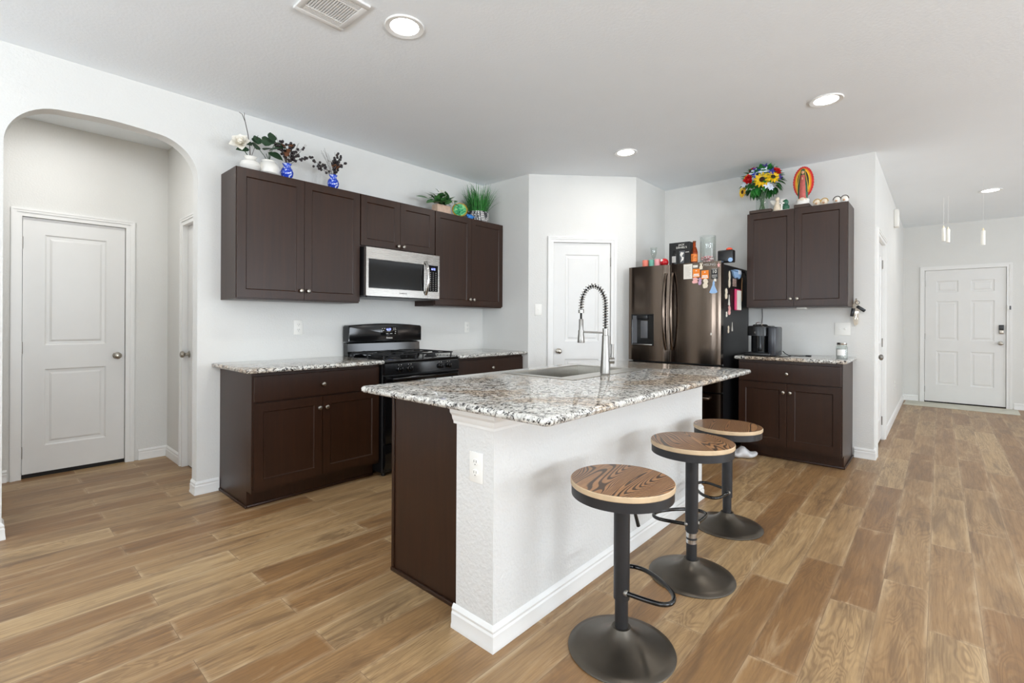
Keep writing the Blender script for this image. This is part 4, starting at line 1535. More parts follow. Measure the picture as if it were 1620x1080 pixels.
stool('bar stool nearest the camera, round wooden seat on black trumpet base', 1.605, 0.88, 0.632, R(-30), False, 0.19, R(-12), 0.1)
stool('middle bar stool, raised to show a chrome ring on its black post', 2.292, 0.884, 0.65, R(53), True, 0.219, R(21), 0.75)
stool('farthest bar stool, behind the middle one near the refrigerator', 3.0, 0.945, 0.604, R(122), False, 0.176, R(17), 0.25)

# ------------------------------------------------------------------ outlets and switches
def outlet(label, loc, rz):
    t = thing('wall_outlet', label, 'outlet', loc, rz)
    MB().box(-0.036, 0.036, -0.006, 0, -0.058, 0.058, 0.003).obj('cover_plate', M['plate'], t)
    for s_ in (-1, 1):
        m = MB().lathe([(0, 0), (0.0165, 0), (0.0165, 0.003), (0.015, 0.004), (0, 0.004)], 20, sy=0.85)
        m.xf(Matrix.Translation((0, -0.005, s_ * 0.0205)) @ Matrix.Rotation(PI / 2, 4, 'X'))
        rc = m.obj('receptacle', M['plate'], t)
        k = MB()
        for x_ in (-0.006, 0.006):
            k.box(x_ - 0.001, x_ + 0.001, -0.0094, -0.0088, s_ * 0.0205 - 0.001, s_ * 0.0205 + 0.008)
        k.box(-0.002, 0.002, -0.0094, -0.0088, s_ * 0.0205 - 0.01, s_ * 0.0205 - 0.006)
        k.obj('slot', M['slot'], rc, 0)
    return t


outlet('white duplex outlet on the wall above the counter left of the stove', (1.724, YR, 1.163), 0)
outlet('white duplex outlet on the wall above the corner counter right of the stove', (3.57, YR, 1.155), 0)
outlet('white duplex outlet low on the white end wall of the island', (1.275, 1.317, 0.660), -PI / 2)
outlet('white duplex outlet low on the hallway wall past the closet door', (7.9, YH, 0.42), 0)
q = Vector(PA) + dv * 0.104
t = thing('light_switch', 'white single light switch on the angled wall left of the pantry door', 'switch', (q.x, q.y, 1.343), rzp)
MB().box(-0.036, 0.036, -0.006, 0, -0.058, 0.058, 0.003).obj('cover_plate', M['plate'], t)
MB().box(-0.005, 0.005, -0.016, -0.005, -0.006, 0.008, 0.002).obj('toggle', M['plate'], t)
t = thing('light_switch', 'white double light switch plate above the candle jar, right of the coffee maker', 'switch', (XF, 0.668, 1.165), -PI / 2)
MB().box(-0.06, 0.06, -0.006, 0, -0.058, 0.058, 0.003).obj('cover_plate', M['plate'], t)
for s_ in (-1, 1):
    MB().box(s_ * 0.023 - 0.005, s_ * 0.023 + 0.005, -0.016, -0.005, -0.006, 0.008, 0.002).obj('toggle', M['plate'], t)
o = MB().box(-0.07, 0.07, -0.05, 0, -0.11, 0.11, 0.012).obj('door_chime', M['plate'], None)
place(o, (7.72, YH - 0.0005, 2.54))
solo(o, 'white box-shaped door chime high on the hallway wall', 'door chime')

# ------------------------------------------------------------------ coffee maker, cord, candle jar, keys
t = thing('coffee_maker', 'black single-serve coffee maker on the short granite countertop', 'coffee maker', (4.76, 1.352, 0.9142), -PI / 2)
# local: x to the right, y towards the wall
m = MB().box(0.0, 0.225, -0.03, 0.19, 0.0, 0.033, 0.012, 3)
m.obj('base_tray', M['black_plastic'], t)
pts = [(0.016 + 0.022, 0.2), (0.2, 0.2), (0.2, 0.09)]
m = MB()
prof_ = []
for i in range(11):
    a = PI + PI * i / 10
    prof_.append((0.108 + 0.095 * math.cos(a), 0.05 + 0.06 * math.sin(a)))
m.prism(prof_ + [(0.203, 0.24), (0.013, 0.24)], 'z', 0.185, 0.277)
bmesh.ops.bevel(m.bm, geom=[e for e in m.bm.edges if min(e.verts[0].co.z, e.verts[1].co.z) > 0.27], offset=0.014, segments=3, profile=0.5, affect='EDGES')
hd_ = m.obj('brew_head', M['black_plastic'], t)
m = MB().box(0.03, 0.19, 0.10, 0.24, 0.03, 0.19, 0.006)
m.obj('column', M['black_plastic'], t)
m = MB()
prof_ = []
for i in range(11):
    a = PI + PI * i / 10
    prof_.append((0.108 + 0.08 * math.cos(a), 0.115 + 0.05 * math.sin(a)))
m.prism(prof_ + [(0.188, 0.18), (0.028, 0.18)], 'z', 0.033, 0.186)
m.obj('cup_bay', M['glass_black'], t)
m = MB().box(0.198, 0.262, -0.01, 0.24, 0.002, 0.268, 0.014, 3)
m.obj('water_tank', M['tank'], t)
m = MB().lathe([(0, 0.277), (0.062, 0.277), (0.065, 0.282), (0.055, 0.289), (0.03, 0.291), (0, 0.291)], 30, (0.112, 0.09), sy=0.85)
m.obj('lid_ring', M['chrome'], hd_)
MB().tube([(0.085, 0.055, 0.286), (0.09, 0.04, 0.302), (0.112, 0.032, 0.308), (0.134, 0.04, 0.302), (0.139, 0.055, 0.286)], 0.004, 8).obj('lid_handle', M['chrome'], hd_)
text('maker_mark', 'KEURIG', 0.022, M['silver_print'], hd_, (0.066, 0.0012, 0.215), rot=Matrix.Rotation(R(-24), 4, 'Z') @ FRONT)
MB().ball((0.075, -0.005, 0.247), 0.006, (1, 0.5, 1)).obj('indicator', M['rubber'], hd_)
o = MB().tube([(5.0, 1.085, 0.955), (4.98, 1.06, 0.935), (4.97, 1.03, 0.9195), (5.0, 0.95, 0.918), (5.05, 0.90, 0.918)], 0.0035, 8)
o.tube([(4.97, 1.03, 0.9185), (4.90, 1.0, 0.918), (4.80, 1.03, 0.918), (4.72, 1.055, 0.918)], 0.0033, 8)
o.box(5.03, 5.075, 0.868, 0.91, 0.9142, 0.924, 0.003)
solo(o.obj('power_cord', M['rubber']), 'thin black power cord lying on the counter right of the coffee maker', 'cord')
o = MB().tube([(XF - 0.01, 1.345, 1.362), (XF - 0.008, 1.343, 1.28), (XF - 0.006, 1.349, 1.2), (XF - 0.008, 1.345, 1.12), (XF - 0.01, 1.345, 0.918)], 0.003, 8).obj('appliance_cable', M['rubber'])
solo(o, 'thin dark cable hanging down the wall between refrigerator and coffee maker', 'cable')
o = MB().box(-0.05, 0.05, -0.035, 0.035, -0.014, 0.0, 0.004).obj('puck_light', M['plate'])
place(o, (5.12, 0.955, ZU0 - 0.0002))
solo(o, 'small white under-cabinet light fixed below the right wall cabinet', 'light')
t = thing('candle_jar', 'glass candle jar with pale grey wax and white label at the counter end', 'candle', (4.94, 0.622, 0.9142))
MB().lathe([(0, 0.004), (0.039, 0.004), (0.0395, 0.01), (0.0395, 0.085), (0, 0.085)], 28).obj('wax', M['wax_jar'], t)
m = MB()
m.open_ends = True
m.lathe([(0, 0.0), (0.041, 0.0), (0.0425, 0.004), (0.0425, 0.098), (0.036, 0.112), (0.036, 0.118), (0.034, 0.118), (0.034, 0.111), (0.0402, 0.097), (0.0402, 0.0035), (0, 0.0035)], 30)
j_ = m.obj('jar_glass', M['glass'], t)
MB().lathe([(0, 0.1185), (0.037, 0.1185), (0.038, 0.121), (0.038, 0.136), (0.036, 0.138), (0, 0.138)], 28).obj('lid', M['chrome'], t)
m = MB()
P0 = [(-0.0432 * math.cos(a), -0.0432 * math.sin(a)) for a in [R(-42 + 8 * i) for i in range(11)]]
lo = [m.bm.verts.new((x_, y_, 0.03)) for x_, y_ in P0]
hi = [m.bm.verts.new((x_, y_, 0.08)) for x_, y_ in P0]
for i in range(10):
    m.bm.faces.new((lo[i], lo[i + 1], hi[i + 1], hi[i]))
m.obj('label', M['label_white'], t)
t = thing('key_bunch', 'bunch of keys and white lanyards hanging at the corner under the right wall cabinet', 'keys', (XF - 0.02, 0.562, 1.44))
m = MB().tube([(0.016, 0, 0.0), (-0.004, 0, 0.003), (-0.014, 0.0, -0.008), (-0.008, 0, -0.016)], 0.003, 8)
m.obj('hook', M['nickel'], t)
m = MB()
rnd = random.Random(5)
for i in range(5):
    dx = -0.022 + 0.011 * i
    L_ = 0.12 + 0.05 * rnd.random()
    m.tube([(-0.006, dx * 0.2, -0.01), (-0.012, dx, -0.06), (-0.01, dx * 0.9 + 0.004, -0.06 - L_ * 0.6), (-0.008, dx * 0.5, -0.08 - L_)], 0.0055, 7, flat=0.45)
m.obj('lanyard', M['cream'], t)
for (y_, z_, an) in ((0.024, -0.115, 8), (-0.03, -0.085, -52)):
    m = MB().box(-0.006, 0.006, -0.014, 0.014, -0.045, 0.03, 0.005)
    m.xf(Matrix.Translation((-0.018, y_, z_)) @ Matrix.Rotation(R(an), 4, 'X'))
    m.obj('key_fob', M['black_plastic'], t)
m = MB()
m.tube([(-0.02, 0.016 * math.cos(a) - 0.01, -0.035 + 0.016 * math.sin(a)) for a in [2 * PI * i / 16 for i in range(16)]], 0.0022, 6, closed=True)
m.obj('key_ring', M['rubber'], t)
for i, an in enumerate((-18, 14)):
    m = MB().box(-0.0012, 0.0012, -0.004, 0.004, -0.06, 0.0, 0.0005, 1)
    m.cyl((-0.0014, 0, 0.008), (0.0014, 0, 0.008), 0.012, n=14)
    m.xf(Matrix.Translation((-0.012 - 0.003 * i, 0.006 - 0.012 * i, -0.13)) @ Matrix.Rotation(R(an), 4, 'X'))
    m.obj('key', M['nickel'], t)

# clear plastic bag tucked beside the base cabinet
m = MB()
rnd = random.Random(9)
m.ball((0, 0, 0.04), 1.0, (0.13, 0.075, 0.045), 28, 16)
for vtx in m.bm.verts:
    f_ = 1 + 0.22 * math.sin(vtx.co.x * 60 + vtx.co.y * 25) * (0.4 + rnd.random() * 0.6)
    vtx.co.y *= f_
    vtx.co.z = max(0.0, vtx.co.z * (0.85 + 0.25 * math.sin(vtx.co.x * 45 + 1.3) + 0.1 * rnd.random()))
o = m.obj('plastic_bag', M['bag'], None, 60)
place(o, (4.63, 1.33, 0.0), R(-60))
solo(o, 'crumpled clear plastic bag on the floor behind the farthest stool', 'bag')

# ------------------------------------------------------------------ decor above the range wall
ZT = ZU1


def vec(a, el):
    return Vector((math.cos(a) * math.cos(el), math.sin(a) * math.cos(el), math.sin(el)))


t = thing('white_vase', 'squat white ceramic vase with flared lip and white rose, leftmost on the wall cabinets', 'vase', (1.285, 3.64, ZT))
MB().lathe([(0, 0), (0.034, 0), (0.058, 0.018), (0.068, 0.042), (0.06, 0.066), (0.036, 0.082), (0.03, 0.09), (0.042, 0.106), (0.040, 0.107), (0.027, 0.092), (0, 0.088)], 32).obj('vase_body', M['white_ceramic'], t)
fl = Vector((-0.075, -0.03, 0.165))
MB().tube([(0, 0, 0.085), (-0.03, -0.012, 0.12), tuple(fl)], 0.003, 7).obj('stem', M['leaf_dark'], t)
m = MB()
for i in range(26):
    a = i * 2.4
    el = 1.45 - i * 0.045
    d = vec(a, el)
    m.leaf(Vector((0, 0, -0.02)) + d * 0.004, d, (0, 0, 1) if el < 1.2 else (1, 0, 0), 0.036 + i * 0.0014, 0.05 + i * 0.0008, -0.35 + 0.02 * i, 0.4, 6)
m.ball((0, 0, 0.0), 0.02, (1, 1, 1.3))
m.xf(Matrix.Translation(fl + Vector((0, 0, 0.02))) @ Vector((-0.45, -0.8, 0.35)).to_track_quat('Z', 'Y').to_matrix().to_4x4())
m.obj('rose', M['petal_white'], t, 60)
MB().tube([(0.0, 0, 0.08), (-0.005, 0.0, 0.18), (-0.018, 0.0, 0.27), (-0.035, 0, 0.345), (-0.055, 0, 0.392), (-0.075, 0.0, 0.4)], [0.003, 0.0028, 0.0026, 0.0024, 0.002, 0.0015], 7).tube([(-0.035, 0, 0.345), (-0.04, 0.005, 0.385), (-0.038, 0.005, 0.41)], 0.0016, 6).tube(
    [(0.0, 0, 0.09), (0.03, 0, 0.19), (0.036, 0, 0.23), (0.05, 0, 0.275)], 0.0016, 6).tube([(0.036, 0, 0.23), (0.025, 0.0, 0.25)], 0.0014, 6).obj('twig', M['twig'], t)
t2 = thing('white_vase', 'wide white ceramic bowl vase with eucalyptus leaves, between the rose vase and blue vases', 'vase', (1.415, 3.655, ZT))
MB().lathe([(0, 0), (0.04, 0), (0.068, 0.02), (0.078, 0.05), (0.07, 0.082), (0.05, 0.1), (0.048, 0.106), (0.05, 0.112), (0.045, 0.112), (0.043, 0.1), (0, 0.098)], 32).obj('vase_body', M['white_ceramic'], t2)
m = MB()
for (dx, dz, dy) in ((-0.075, 0.17, -0.03), (-0.02, 0.15, -0.05), (0.0, 0.19, -0.03), (0.03, 0.235, -0.01), (-0.01, 0.17, 0.02)):
    m.tube([(0, 0, 0.095), (dx * 0.5, dy * 0.5, 0.095 + (dz - 0.095) * 0.6), (dx, dy, dz)], 0.0022, 6)
m.obj('stems', M['leaf_dark'], t2)
m = MB()
for (x_, y_, z_, a, el, L_) in ((-0.10, -0.03, 0.145, 190, -10, 0.06), (-0.085, -0.04, 0.17, 150, 35, 0.055), (-0.06, -0.05, 0.15, 250, 20, 0.06), (-0.045, -0.04, 0.19, 100, 60, 0.055),
                               (-0.01, -0.06, 0.155, 280, 10, 0.06), (0.0, -0.05, 0.19, 60, 60, 0.06), (0.03, -0.04, 0.17, 300, 15, 0.06), (0.04, -0.035, 0.21, 120, 50, 0.055),
                               (0.055, -0.02, 0.225, 70, 60, 0.06), (0.075, -0.02, 0.215, 5, 20, 0.055), (0.08, -0.015, 0.235, 350, 0, 0.06), (0.065, -0.02, 0.25, 100, 75, 0.055),
                               (0.02, -0.05, 0.15, 330, -20, 0.06), (0.055, -0.03, 0.165, 340, -25, 0.06), (-0.03, -0.03, 0.205, 130, 65, 0.05), (0.03, 0.0, 0.23, 80, 70, 0.05)):
    m.leaf((x_ * 1.0 - 0.045, y_, z_ + 0.01), vec(R(a), R(el)), (0, -0.75, 0.65), L_ * 1.45, 0.066, 0.2, 0.1, 6)
m.obj('eucalyptus_leaves', M['leaf_dark'], t2, 60)


def berry_vase(label, x, y, seed, spread):
    t = thing('blue_vase', label, 'vase', (x, y, ZT))
    MB().lathe([(0, 0), (0.022, 0), (0.03, 0.01), (0.042, 0.035), (0.045, 0.055), (0.038, 0.08), (0.025, 0.098), (0.026, 0.108), (0.033, 0.12), (0.030, 0.12), (0.021, 0.106), (0, 0.1)], 28).obj('vase_body', M['china'], t)
    rnd = random.Random(seed)
    br, dr = MB(), MB()
    for (dx, dz, nb) in spread:
        tip = Vector((dx, rnd.uniform(-0.06, 0.03), dz))
        mid_ = Vector((dx * 0.35, tip.y * 0.4, 0.1 + (dz - 0.1) * 0.55))
        be = MB()
        be.tube([(0, 0, 0.1), tuple(mid_), tuple(tip)], [0.0022, 0.0018, 0.0012], 6)
        be.mi = 1
        for i in range(nb):
            k_ = 0.35 + 0.65 * (i + 1) / nb
            p_ = mid_.lerp(tip, (k_ - 0.35) / 0.65) + Vector((rnd.uniform(-1, 1), rnd.uniform(-0.8, 0.4), rnd.uniform(-1, 1))) * 0.015
            be.ball(p_, 0.0088 + rnd.random() * 0.0025, (1, 1, 1), 8, 6)
        be.obj('berry_sprig', [M['twig'], M['berry']], t)
    for i in range(10):
        a = rnd.uniform(0, 2 * PI)
        p_ = Vector((0.022 * math.cos(a) + 0.0, 0.02 * math.sin(a) - 0.01, 0.15 + rnd.random() * 0.09))
        dr.leaf(p_, vec(a, 0.7), (0, 0, 1), 0.045, 0.03, 0.2, 0.3, 4)
    for i in range(9):
        a = rnd.uniform(0, 2 * PI)
        dx = rnd.uniform(-0.14, 0.16)
        br.tube([(0, 0, 0.1), (dx * 0.5, -0.01, 0.2), (dx, -0.02 * math.sin(a), 0.27 + rnd.random() * 0.05)], 0.0008, 5)
    br.obj('dry_stems', M['twig'], t)
    dr.obj('dried_flowers', M['dry'], t, 60)
    return t


berry_vase('blue china vase of dark berry sprigs standing beside the white vases', 1.54, 3.64, 21,
           [(-0.09, 0.24, 7), (-0.05, 0.29, 8), (-0.02, 0.25, 7), (0.04, 0.28, 6), (0.07, 0.21, 7), (0.15, 0.2, 8), (0.0, 0.21, 6), (0.03, 0.17, 6), (-0.04, 0.22, 8), (0.02, 0.26, 8), (0.09, 0.25, 6), (0.05, 0.2, 8)])
berry_vase('right one of two blue china vases with dark berry sprigs', 1.905, 3.64, 22,
           [(-0.18, 0.22, 9), (-0.14, 0.165, 6), (0.02, 0.29, 8), (0.06, 0.27, 8), (0.09, 0.24, 5), (-0.03, 0.2, 6), (0.01, 0.2, 6), (-0.1, 0.19, 6), (0.04, 0.23, 8), (0.03, 0.18, 6), (-0.01, 0.24, 6)])

t = thing('potted_plant', 'leafy plant with small white flowers in a blush pink rectangular planter', 'plant', (3.03, 3.645, ZT))
m = MB().box(-0.085, 0.085, -0.045, 0.045, 0.0, 0.085, 0.006)
m.obj('planter', M['pink_planter'], t)
MB().box(-0.078, 0.078, -0.038, 0.038, 0.083, 0.086).obj('soil', M['brown'], t, 0)
rnd = random.Random(31)
m = MB()
for i in range(64):
    x_ = rnd.uniform(-0.16, 0.10) if i % 3 else rnd.uniform(-0.06, 0.10)
    z_ = 0.085 + rnd.random() * 0.11 * (1 - abs(x_ + 0.02) / 0.3)
    m.leaf((x_ * 0.7, rnd.uniform(-0.05, 0.02), z_), vec(rnd.uniform(0, 2 * PI), rnd.uniform(-0.2, 1.0)), (0, -0.4, 0.9), 0.08 + rnd.random() * 0.03, 0.052, 0.25, 0.12, 6)
for (x_, y_, z_, a, el, L_, w_) in ((-0.17, -0.02, 0.115, 175, 12, 0.13, 0.062), (-0.13, -0.045, 0.10, 200, -12, 0.12, 0.06), (0.06, -0.02, 0.15, 75, 70, 0.12, 0.062),
                                    (0.06, -0.05, 0.15, 215, -28, 0.12, 0.075), (0.10, -0.03, 0.13, 345, 25, 0.08, 0.06), (0.09, -0.05, 0.12, 320, -15, 0.09, 0.06)):
    m.leaf((x_, y_, z_), vec(R(a), R(el)), (0, -0.5, 0.85), L_, w_, 0.2, 0.12, 7)
m.obj('foliage', M['leaf_mid'], t, 60)
m = MB()
for i in range(22):
    p_ = Vector((-0.02 + rnd.uniform(-0.045, 0.045), -0.03 + rnd.uniform(-0.03, 0.02), 0.185 + rnd.uniform(-0.02, 0.035)))
    m.ball(p_, 0.008, (1, 1, 0.8), 8, 6)
m.obj('flower_cluster', M['petal_white'], t)
m = MB()
for i in range(6):
    m.ball((0.085 + rnd.uniform(-0.02, 0.02), -0.06, 0.14 + rnd.uniform(-0.03, 0.03)), 0.009, (1, 1, 1), 8, 6)
m.obj('flower_cluster', M['petal_white'], t)

t = thing('decorative_plate', 'small round green swirled plate with gold rim, leaning between two plants', 'plate', (3.262, 3.635, ZT + 0.001), R(-40))
m = MB()
m.open_ends = True
m.lathe([(0, -0.004), (0.05, -0.004), (0.074, 0.006), (0.079, 0.012), (0.076, 0.015), (0.066, 0.01), (0.064, 0.0095)], 36)
rot_ = Matrix.Translation((0, 0, 0.079)) @ Matrix.Rotation(R(75), 4, 'X')
m.xf(rot_)
m.obj('plate_rim', M['plate_rim'], t)
MB().lathe([(0, 0.001), (0.046, 0.002), (0.0655, 0.0102), (0.0655, 0.006), (0.05, -0.002), (0, -0.003)], 36).xf(rot_).obj('plate_well', M['plate_green'], t)
t = thing('blue_ornament', 'small glossy blue ornament at the foot of the grass pot', 'ornament', (3.385, 3.612, ZT))
m = MB().ball((0, 0, 0.028), 0.03, (1.3, 0.9, 0.93), 16, 10)
m.ball((-0.038, 0, 0.04), 0.014, (1, 1, 1), 12, 8).ball((0.045, 0, 0.036), 0.012, (1.4, 0.8, 0.8), 12, 8)
m.obj('ornament_body', M['blue_glass'], t)

t = thing('potted_grass', 'tall green artificial grass in a black and white patterned pot', 'plant', (3.555, 3.68, ZT))
MB().lathe([(0, 0), (0.112, 0), (0.118, 0.006), (0.126, 0.105), (0.122, 0.107), (0.114, 0.095), (0, 0.095)], 40).obj('pot', M['pot'], t)
m = MB()
rnd = random.Random(41)


def blade(m, p, a, lean, L, w, droop):
    n = 6
    d = Vector((math.cos(a), math.sin(a), 0))
    sd_ = Vector((-d.y, d.x, 0))
    prev = None
    for i in range(n + 1):
        k_ = i / n
        off = lean * k_ + droop * k_ ** 3
        z_ = L * (k_ - 0.25 * droop / L * 3 * k_ ** 3 if droop > 0 else k_)
        c_ = Vector(p) + d * off + Vector((0, 0, z_))
        ww = w * (1 - k_ ** 2) * 0.5 + 0.0004
        cur = [m.bm.verts.new(c_ - sd_ * ww), m.bm.verts.new(c_ + sd_ * ww)]
        if prev:
            f = m.bm.faces.new((prev[0], prev[1], cur[1], cur[0]))
            f.material_index = m.mi
        prev = cur


for i in range(330):
    a = rnd.uniform(0, 2 * PI)
    rr = 0.095 * math.sqrt(rnd.random())
    ln = rnd.random()
    lean = 0.02 + 0.115 * ln
    if a < PI:
        lean *= 0.3 + 0.6 * abs(math.cos(a))
    blade(m, (rr * math.cos(a), rr * math.sin(a), 0.09), a + rnd.uniform(-0.5, 0.5), lean, rnd.uniform(0.16, 0.315) - 0.02 * ln, 0.0075, rnd.choice((0, 0, 0.02, 0.05)))
for i in range(9):
    blade(m, (0.0 + rnd.uniform(-0.02, 0.02), -0.02, 0.09), PI + rnd.uniform(-0.25, 0.2), 0.03, 0.40 - 0.012 * i, 0.010, 0.10)
o = m.obj('grass_blades', M['grass_green'], t, 60)

# ------------------------------------------------------------------ decor above the right wall cabinet
def stand(name, label, x, y, w, d, h):
    o = MB().box(-w / 2, w / 2, -d / 2, d / 2, 0, h, 0.003).obj(name, M['dark_box'])
    place(o, (x, y, ZT))
    return solo(o, label, 'stand')


stand('display_base', 'dark block under the flower vase above the right wall cabinet', 5.03, 1.275, 0.15, 0.19, 0.028)
stand('display_base', 'dark block under the robed figurine above the right wall cabinet', 5.035, 0.935, 0.13, 0.12, 0.03)
t = thing('flower_vase', 'clear glass vase of bright silk sunflowers and roses above the right wall cabinet', 'vase', (5.03, 1.275, ZT + 0.0282))
m = MB()
m.open_ends = True
m.lathe([(0, 0), (0.053, 0), (0.056, 0.004), (0.052, 0.08), (0.057, 0.165), (0.0535, 0.165), (0.049, 0.08), (0.052, 0.008), (0, 0.008)], 32)
m.obj('glass_cylinder', M['glass'], t)
m = MB()
rnd = random.Random(51)
for i in range(16):
    a = rnd.uniform(0, 2 * PI)
    m.tube([(0.025 * math.cos(a), 0.025 * math.sin(a), 0.012), (0.02 * math.cos(a + 2), 0.02 * math.sin(a + 2), 0.12), (0.05 * math.cos(a + 2.5), 0.05 * math.sin(a + 2.5), 0.22)], 0.003, 6)
m.obj('stems', M['leaf_mid'], t)
m = MB()
C0 = Vector((0, 0, 0.275))
for i in range(170):
    d = vec(rnd.uniform(0, 2 * PI), rnd.uniform(-0.95, 1.2))
    p_ = C0 + Vector((d.x * 0.10, d.y * 0.13, d.z * 0.1))
    m.leaf(p_, d + Vector((0, 0, -0.2)), (0, 0, 1), 0.06 + rnd.random() * 0.03, 0.044, 0.3, 0.2, 5)
m.obj('foliage', M['leaf_bright'], t, 60)


def bloom(kind, p, face, r):
    face = Vector(face).normalized()
    q_ = face.to_track_quat('Z', 'Y').to_matrix().to_4x4()
    mt = Matrix.Translation(p) @ q_
    if kind == 'sunflower':
        m = MB()
        for ring, (n, L_) in enumerate(((13, 1.0), (11, 0.8))):
            for i in range(n):
                a = 2 * PI * (i + 0.5 * ring) / n
                m.leaf((0.3 * r * math.cos(a), 0.3 * r * math.sin(a), 0.003 * ring), (math.cos(a), math.sin(a), 0.15 + 0.2 * ring), (0, 0, 1), r * 0.75 * L_, r * 0.34, 0.15, 0.2, 5)
        o_ = m.xf(mt).obj('sunflower', M['yellow'], t, 60)
        MB().lathe([(0, 0.012), (r * 0.2, 0.012), (r * 0.34, 0.004), (r * 0.34, -0.004), (0, -0.004)], 18).xf(mt).obj('seed_head', M['brown'], o_)
    elif kind == 'rose':
        m = MB()
        for i in range(20):
            a = i * 2.4
            el = 1.4 - i * 0.065
            d = vec(a, el)
            m.leaf(Vector((0, 0, -0.006)) + d * 0.004, d, (0, 0, 1) if el < 1.25 else (1, 0, 0), r * (0.7 + 0.02 * i), r * 0.85, -0.3, 0.35, 5)
        m.ball((0, 0, 0.008), r * 0.45)
        m.xf(mt).obj('rose', M['red'], t, 60)
    else:
        m = MB()
        for i in range(6):
            a = 2 * PI * i / 6
            m.leaf((0, 0, 0), (math.cos(a), math.sin(a), 0.35), (0, 0, 1), r, r * 0.5, 0.15, 0.15, 5)
        m.ball((0, 0, 0.004), r * 0.16)
        m.xf(mt).obj('small_flower', M[kind], t, 60)


# local x points into the wall, y to the left of the picture
bloom('sunflower', (-0.12, -0.03, 0.27), (-1, -0.1, 0.15), 0.075)
bloom('sunflower', (-0.09, -0.115, 0.285), (-0.8, -0.6, 0.3), 0.06)
bloom('sunflower', (-0.07, 0.155, 0.195), (-0.7, 0.7, 0.0), 0.058)
bloom('sunflower', (-0.09, 0.115, 0.315), (-0.7, 0.5, 0.3), 0.045)
bloom('rose', (-0.12, 0.085, 0.285), (-1, 0.2, 0.1), 0.052)
bloom('rose', (-0.05, -0.13, 0.335), (-0.6, -0.6, 0.5), 0.046)
bloom('rose', (-0.03, 0.07, 0.385), (-0.5, 0.4, 0.8), 0.05)
for (p_, k_, r_) in (((-0.09, 0.05, 0.35), 'pale_blue', 0.05), ((-0.1, 0.02, 0.335), 'blue', 0.05), ((-0.1, -0.04, 0.345), 'pale_blue', 0.052), ((-0.05, -0.03, 0.395), 'violet', 0.05),
                     ((-0.07, 0.045, 0.375), 'blue', 0.045), ((-0.03, -0.07, 0.385), 'violet', 0.042), ((-0.06, -0.155, 0.28), 'violet', 0.036), ((-0.11, 0.13, 0.25), 'pale_blue', 0.04),
                     ((-0.12, -0.075, 0.205), 'pale_blue', 0.042), ((-0.09, -0.10, 0.335), 'blue', 0.036), ((-0.1, -0.1, 0.18), 'pale_blue', 0.03)):
    bloom(k_, p_, (-1, p_[1] * 4, 0.3), r_)

t = thing('robed_figurine', 'figurine of a robed praying woman before a red and yellow scalloped oval', 'figurine', (5.035, 0.935, ZT + 0.0302), -PI / 2)
n = 72
m = MB()
pts = []
for i in range(n):
    a = 2 * PI * i / n
    sc = 1.0 + 0.035 * (1 if i % 2 else -1) * 0.6
    pts.append((0.082 * sc * math.cos(a), 0.215 + 0.142 * sc * math.sin(a)))
back = m.prism(pts, 'y', 0.012, 0.03).obj('red_mandorla', M['red'], t, 20)


def oval(a_, b_, y0, y1, name, mat, par):
    pts = [(a_ * math.cos(2 * PI * i / 48), 0.212 + b_ * math.sin(2 * PI * i / 48)) for i in range(48)]
    return MB().prism(pts, 'y', y0, y1).obj(name, M[mat], par, 20)


oval(0.067, 0.128, 0.006, 0.012, 'orange_ring', 'orange_paint', back)
oval(0.056, 0.118, 0.002, 0.006, 'yellow_ring', 'yellow', back)
oval(0.046, 0.108, -0.001, 0.002, 'inner_oval', 'dark_box', back)
# cloak, robe, head, hands
m = MB().lathe([(0, 0.05), (0.036, 0.055), (0.043, 0.12), (0.04, 0.19), (0.034, 0.24), (0.026, 0.275), (0.02, 0.305), (0.017, 0.322), (0.008, 0.332), (0, 0.333)], 24, (0, 0.0), sy=0.6)
m.obj('cloak', M['green_robe'], t)
m = MB().lathe([(0, 0.04), (0.03, 0.045), (0.028, 0.12), (0.024, 0.19), (0.021, 0.24), (0.017, 0.272), (0, 0.278)], 24, (0, -0.012), sy=0.75)
for vtx in m.bm.verts:
    if vtx.co.z < 0.2:
        a = math.atan2(vtx.co.y + 0.012, vtx.co.x)
        k_ = 1 + 0.09 * math.sin(9 * a)
        vtx.co.x *= k_
m.obj('robe', M['rose_robe'], t)
MB().ball((0, -0.018, 0.296), 0.0135, (0.9, 1, 1.2), 14, 10).obj('head', M['skin'], t)
MB().ball((0, -0.034, 0.238), 0.008, (0.7, 0.8, 1.6), 10, 8).obj('hands', M['skin'], t)
m = MB()
for s_ in (-1, 1):
    m.tube([(s_ * 0.016, -0.018, 0.31), (s_ * 0.028, -0.02, 0.25), (s_ * 0.04, -0.02, 0.18), (s_ * 0.042, -0.018, 0.11)], 0.003, 7)
m.obj('cloak_trim', M['gold'], t)
m = MB().lathe([(0, 0.0), (0.05, 0.0), (0.056, 0.01), (0.05, 0.03), (0.054, 0.044), (0.046, 0.055), (0, 0.06)], 30, sy=0.7)
m.obj('white_pedestal', M['white_ceramic'], t)
m = MB().ball((0, -0.03, 0.05), 0.016, (1.4, 0.7, 1)).ball((-0.03, -0.024, 0.048), 0.01).ball((0.03, -0.024, 0.048), 0.01)
m.obj('cherub', M['beige_fig'], t)

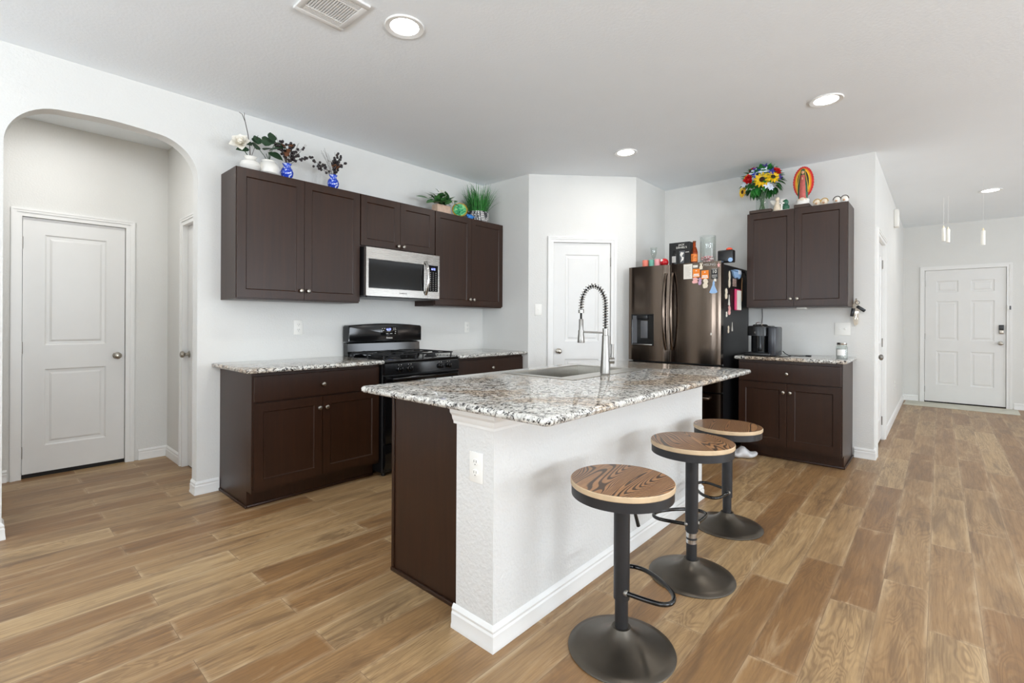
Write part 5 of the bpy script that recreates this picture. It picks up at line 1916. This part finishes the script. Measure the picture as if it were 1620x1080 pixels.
t = thing('angel_figurine', 'cream angel figurine with cross and open wings, between vase and robed figurine', 'figurine', (5.02, 1.13, ZT), -PI / 2)
m = MB().lathe([(0, 0), (0.035, 0), (0.04, 0.008), (0.028, 0.05), (0.018, 0.085), (0.013, 0.098), (0, 0.1)], 22, (-0.01, 0))
m.ball((-0.01, -0.004, 0.115), 0.019, (1, 1, 1.1))
m.obj('angel', M['beige_fig'], t)
m = MB()
for s_ in (-1, 1):
    m.leaf((-0.01 + s_ * 0.01, 0.012, 0.07), (s_ * 0.9, 0.1, 0.75), (0, -1, 0), 0.075, 0.04, 0.1, 0.1, 6)
m.obj('wings', M['white_ceramic'], t, 60)
m = MB().box(0.022, 0.036, -0.022, -0.01, 0.0, 0.105, 0.003).box(0.006, 0.052, -0.022, -0.01, 0.062, 0.076, 0.003)
m.obj('cross', M['white_ceramic'], t)
m = MB().ball((0.058, 0.0, 0.075), 0.03, (0.8, 0.5, 1.0)).ball((0.06, 0.0, 0.03), 0.034, (0.9, 0.6, 0.9))
m.obj('green_wreath', M['green_robe'], t)
MB().box(-0.048, 0.095, -0.03, 0.03, 0.0, 0.006, 0.002).obj('plinth', M['white_ceramic'], t)


def shell_pair(label, y, mat, rim):
    t = thing('small_figurine', label, 'figurine', (5.03, y, ZT), -PI / 2)
    for i, x_ in enumerate((-0.028, 0.028)):
        m = MB().ball((x_, 0.0, 0.032), 0.03, (0.95, 0.6, 1.05), 16, 10)
        b_ = m.obj('figure_body', M[mat], t)
        m = MB().tube([(x_ + 0.029 * math.cos(a), -0.006, 0.034 + 0.032 * math.sin(a)) for a in [PI * k_ / 12 for k_ in range(13)]], 0.003, 7)
        m.obj('rim', M[rim], b_)
        MB().ball((x_ - 0.004, -0.02, 0.024), 0.009).obj('face', M['skin'], b_)
    return t


shell_pair('cream pair of small rounded figurines right of the robed figurine', 0.795, 'beige_fig', 'gold')
shell_pair('white pair of small rounded figurines with dark rims at the cabinet end', 0.645, 'white_ceramic', 'twig')

# ------------------------------------------------------------------ hallway: hanging candles, mat
def hanging_candle(label, x, y, z0, z1, tilt):
    t = thing('hanging_candle', label, 'candle', (x, y, CEIL), 0, 'white candles hung from the hallway ceiling')
    MB().cyl((0, 0, 0), (0, 0, z1 - CEIL), 0.0012, n=6).obj('thread', M['string'], t)
    L_ = z1 - z0
    m = MB().lathe([(0, 0), (0.017, 0), (0.018, 0.004), (0.0175, L_ * 0.78), (0.015, L_ * 0.82), (0.013, L_ * 0.83), (0, L_ * 0.83)], 18)
    m.xf(Matrix.Translation((0, 0, z1 - CEIL)) @ Matrix.Rotation(tilt, 4, 'Y') @ Matrix.Translation((0, 0, -L_)))
    m.obj('wax', M['candle'], t)
    m = MB().lathe([(0, 0.8 * L_), (0.007, 0.85 * L_), (0.008, 0.88 * L_), (0.004, 0.95 * L_), (0, L_)], 12)
    m.xf(Matrix.Translation((0, 0, z1 - CEIL)) @ Matrix.Rotation(tilt, 4, 'Y') @ Matrix.Translation((0, 0, -L_)))
    m.obj('flame_tip', M['flame_tip'], t)
    return t


hanging_candle('white candle hanging on a thread in the hallway, left one of the close pair', 7.80, -0.035, 2.22, 2.41, 0.0)
hanging_candle('white candle hanging on a thread in the hallway, right one of the close pair', 7.74, -0.075, 2.19, 2.38, 0.05)
hanging_candle('white candle hanging alone on a thread, right of the pair in the hallway', 6.96, -0.337, 2.04, 2.22, -0.1)
m = MB().box(-0.27, 0.27, -0.61, 0.61, 0.0, 0.006, 0.002)
o = m.obj('entry_mat', M['mat_grey'])
place(o, (9.565, -0.215, 0.0), R(-2))
solo(o, 'long pale grey vinyl mat on the floor before the entry door', 'mat')
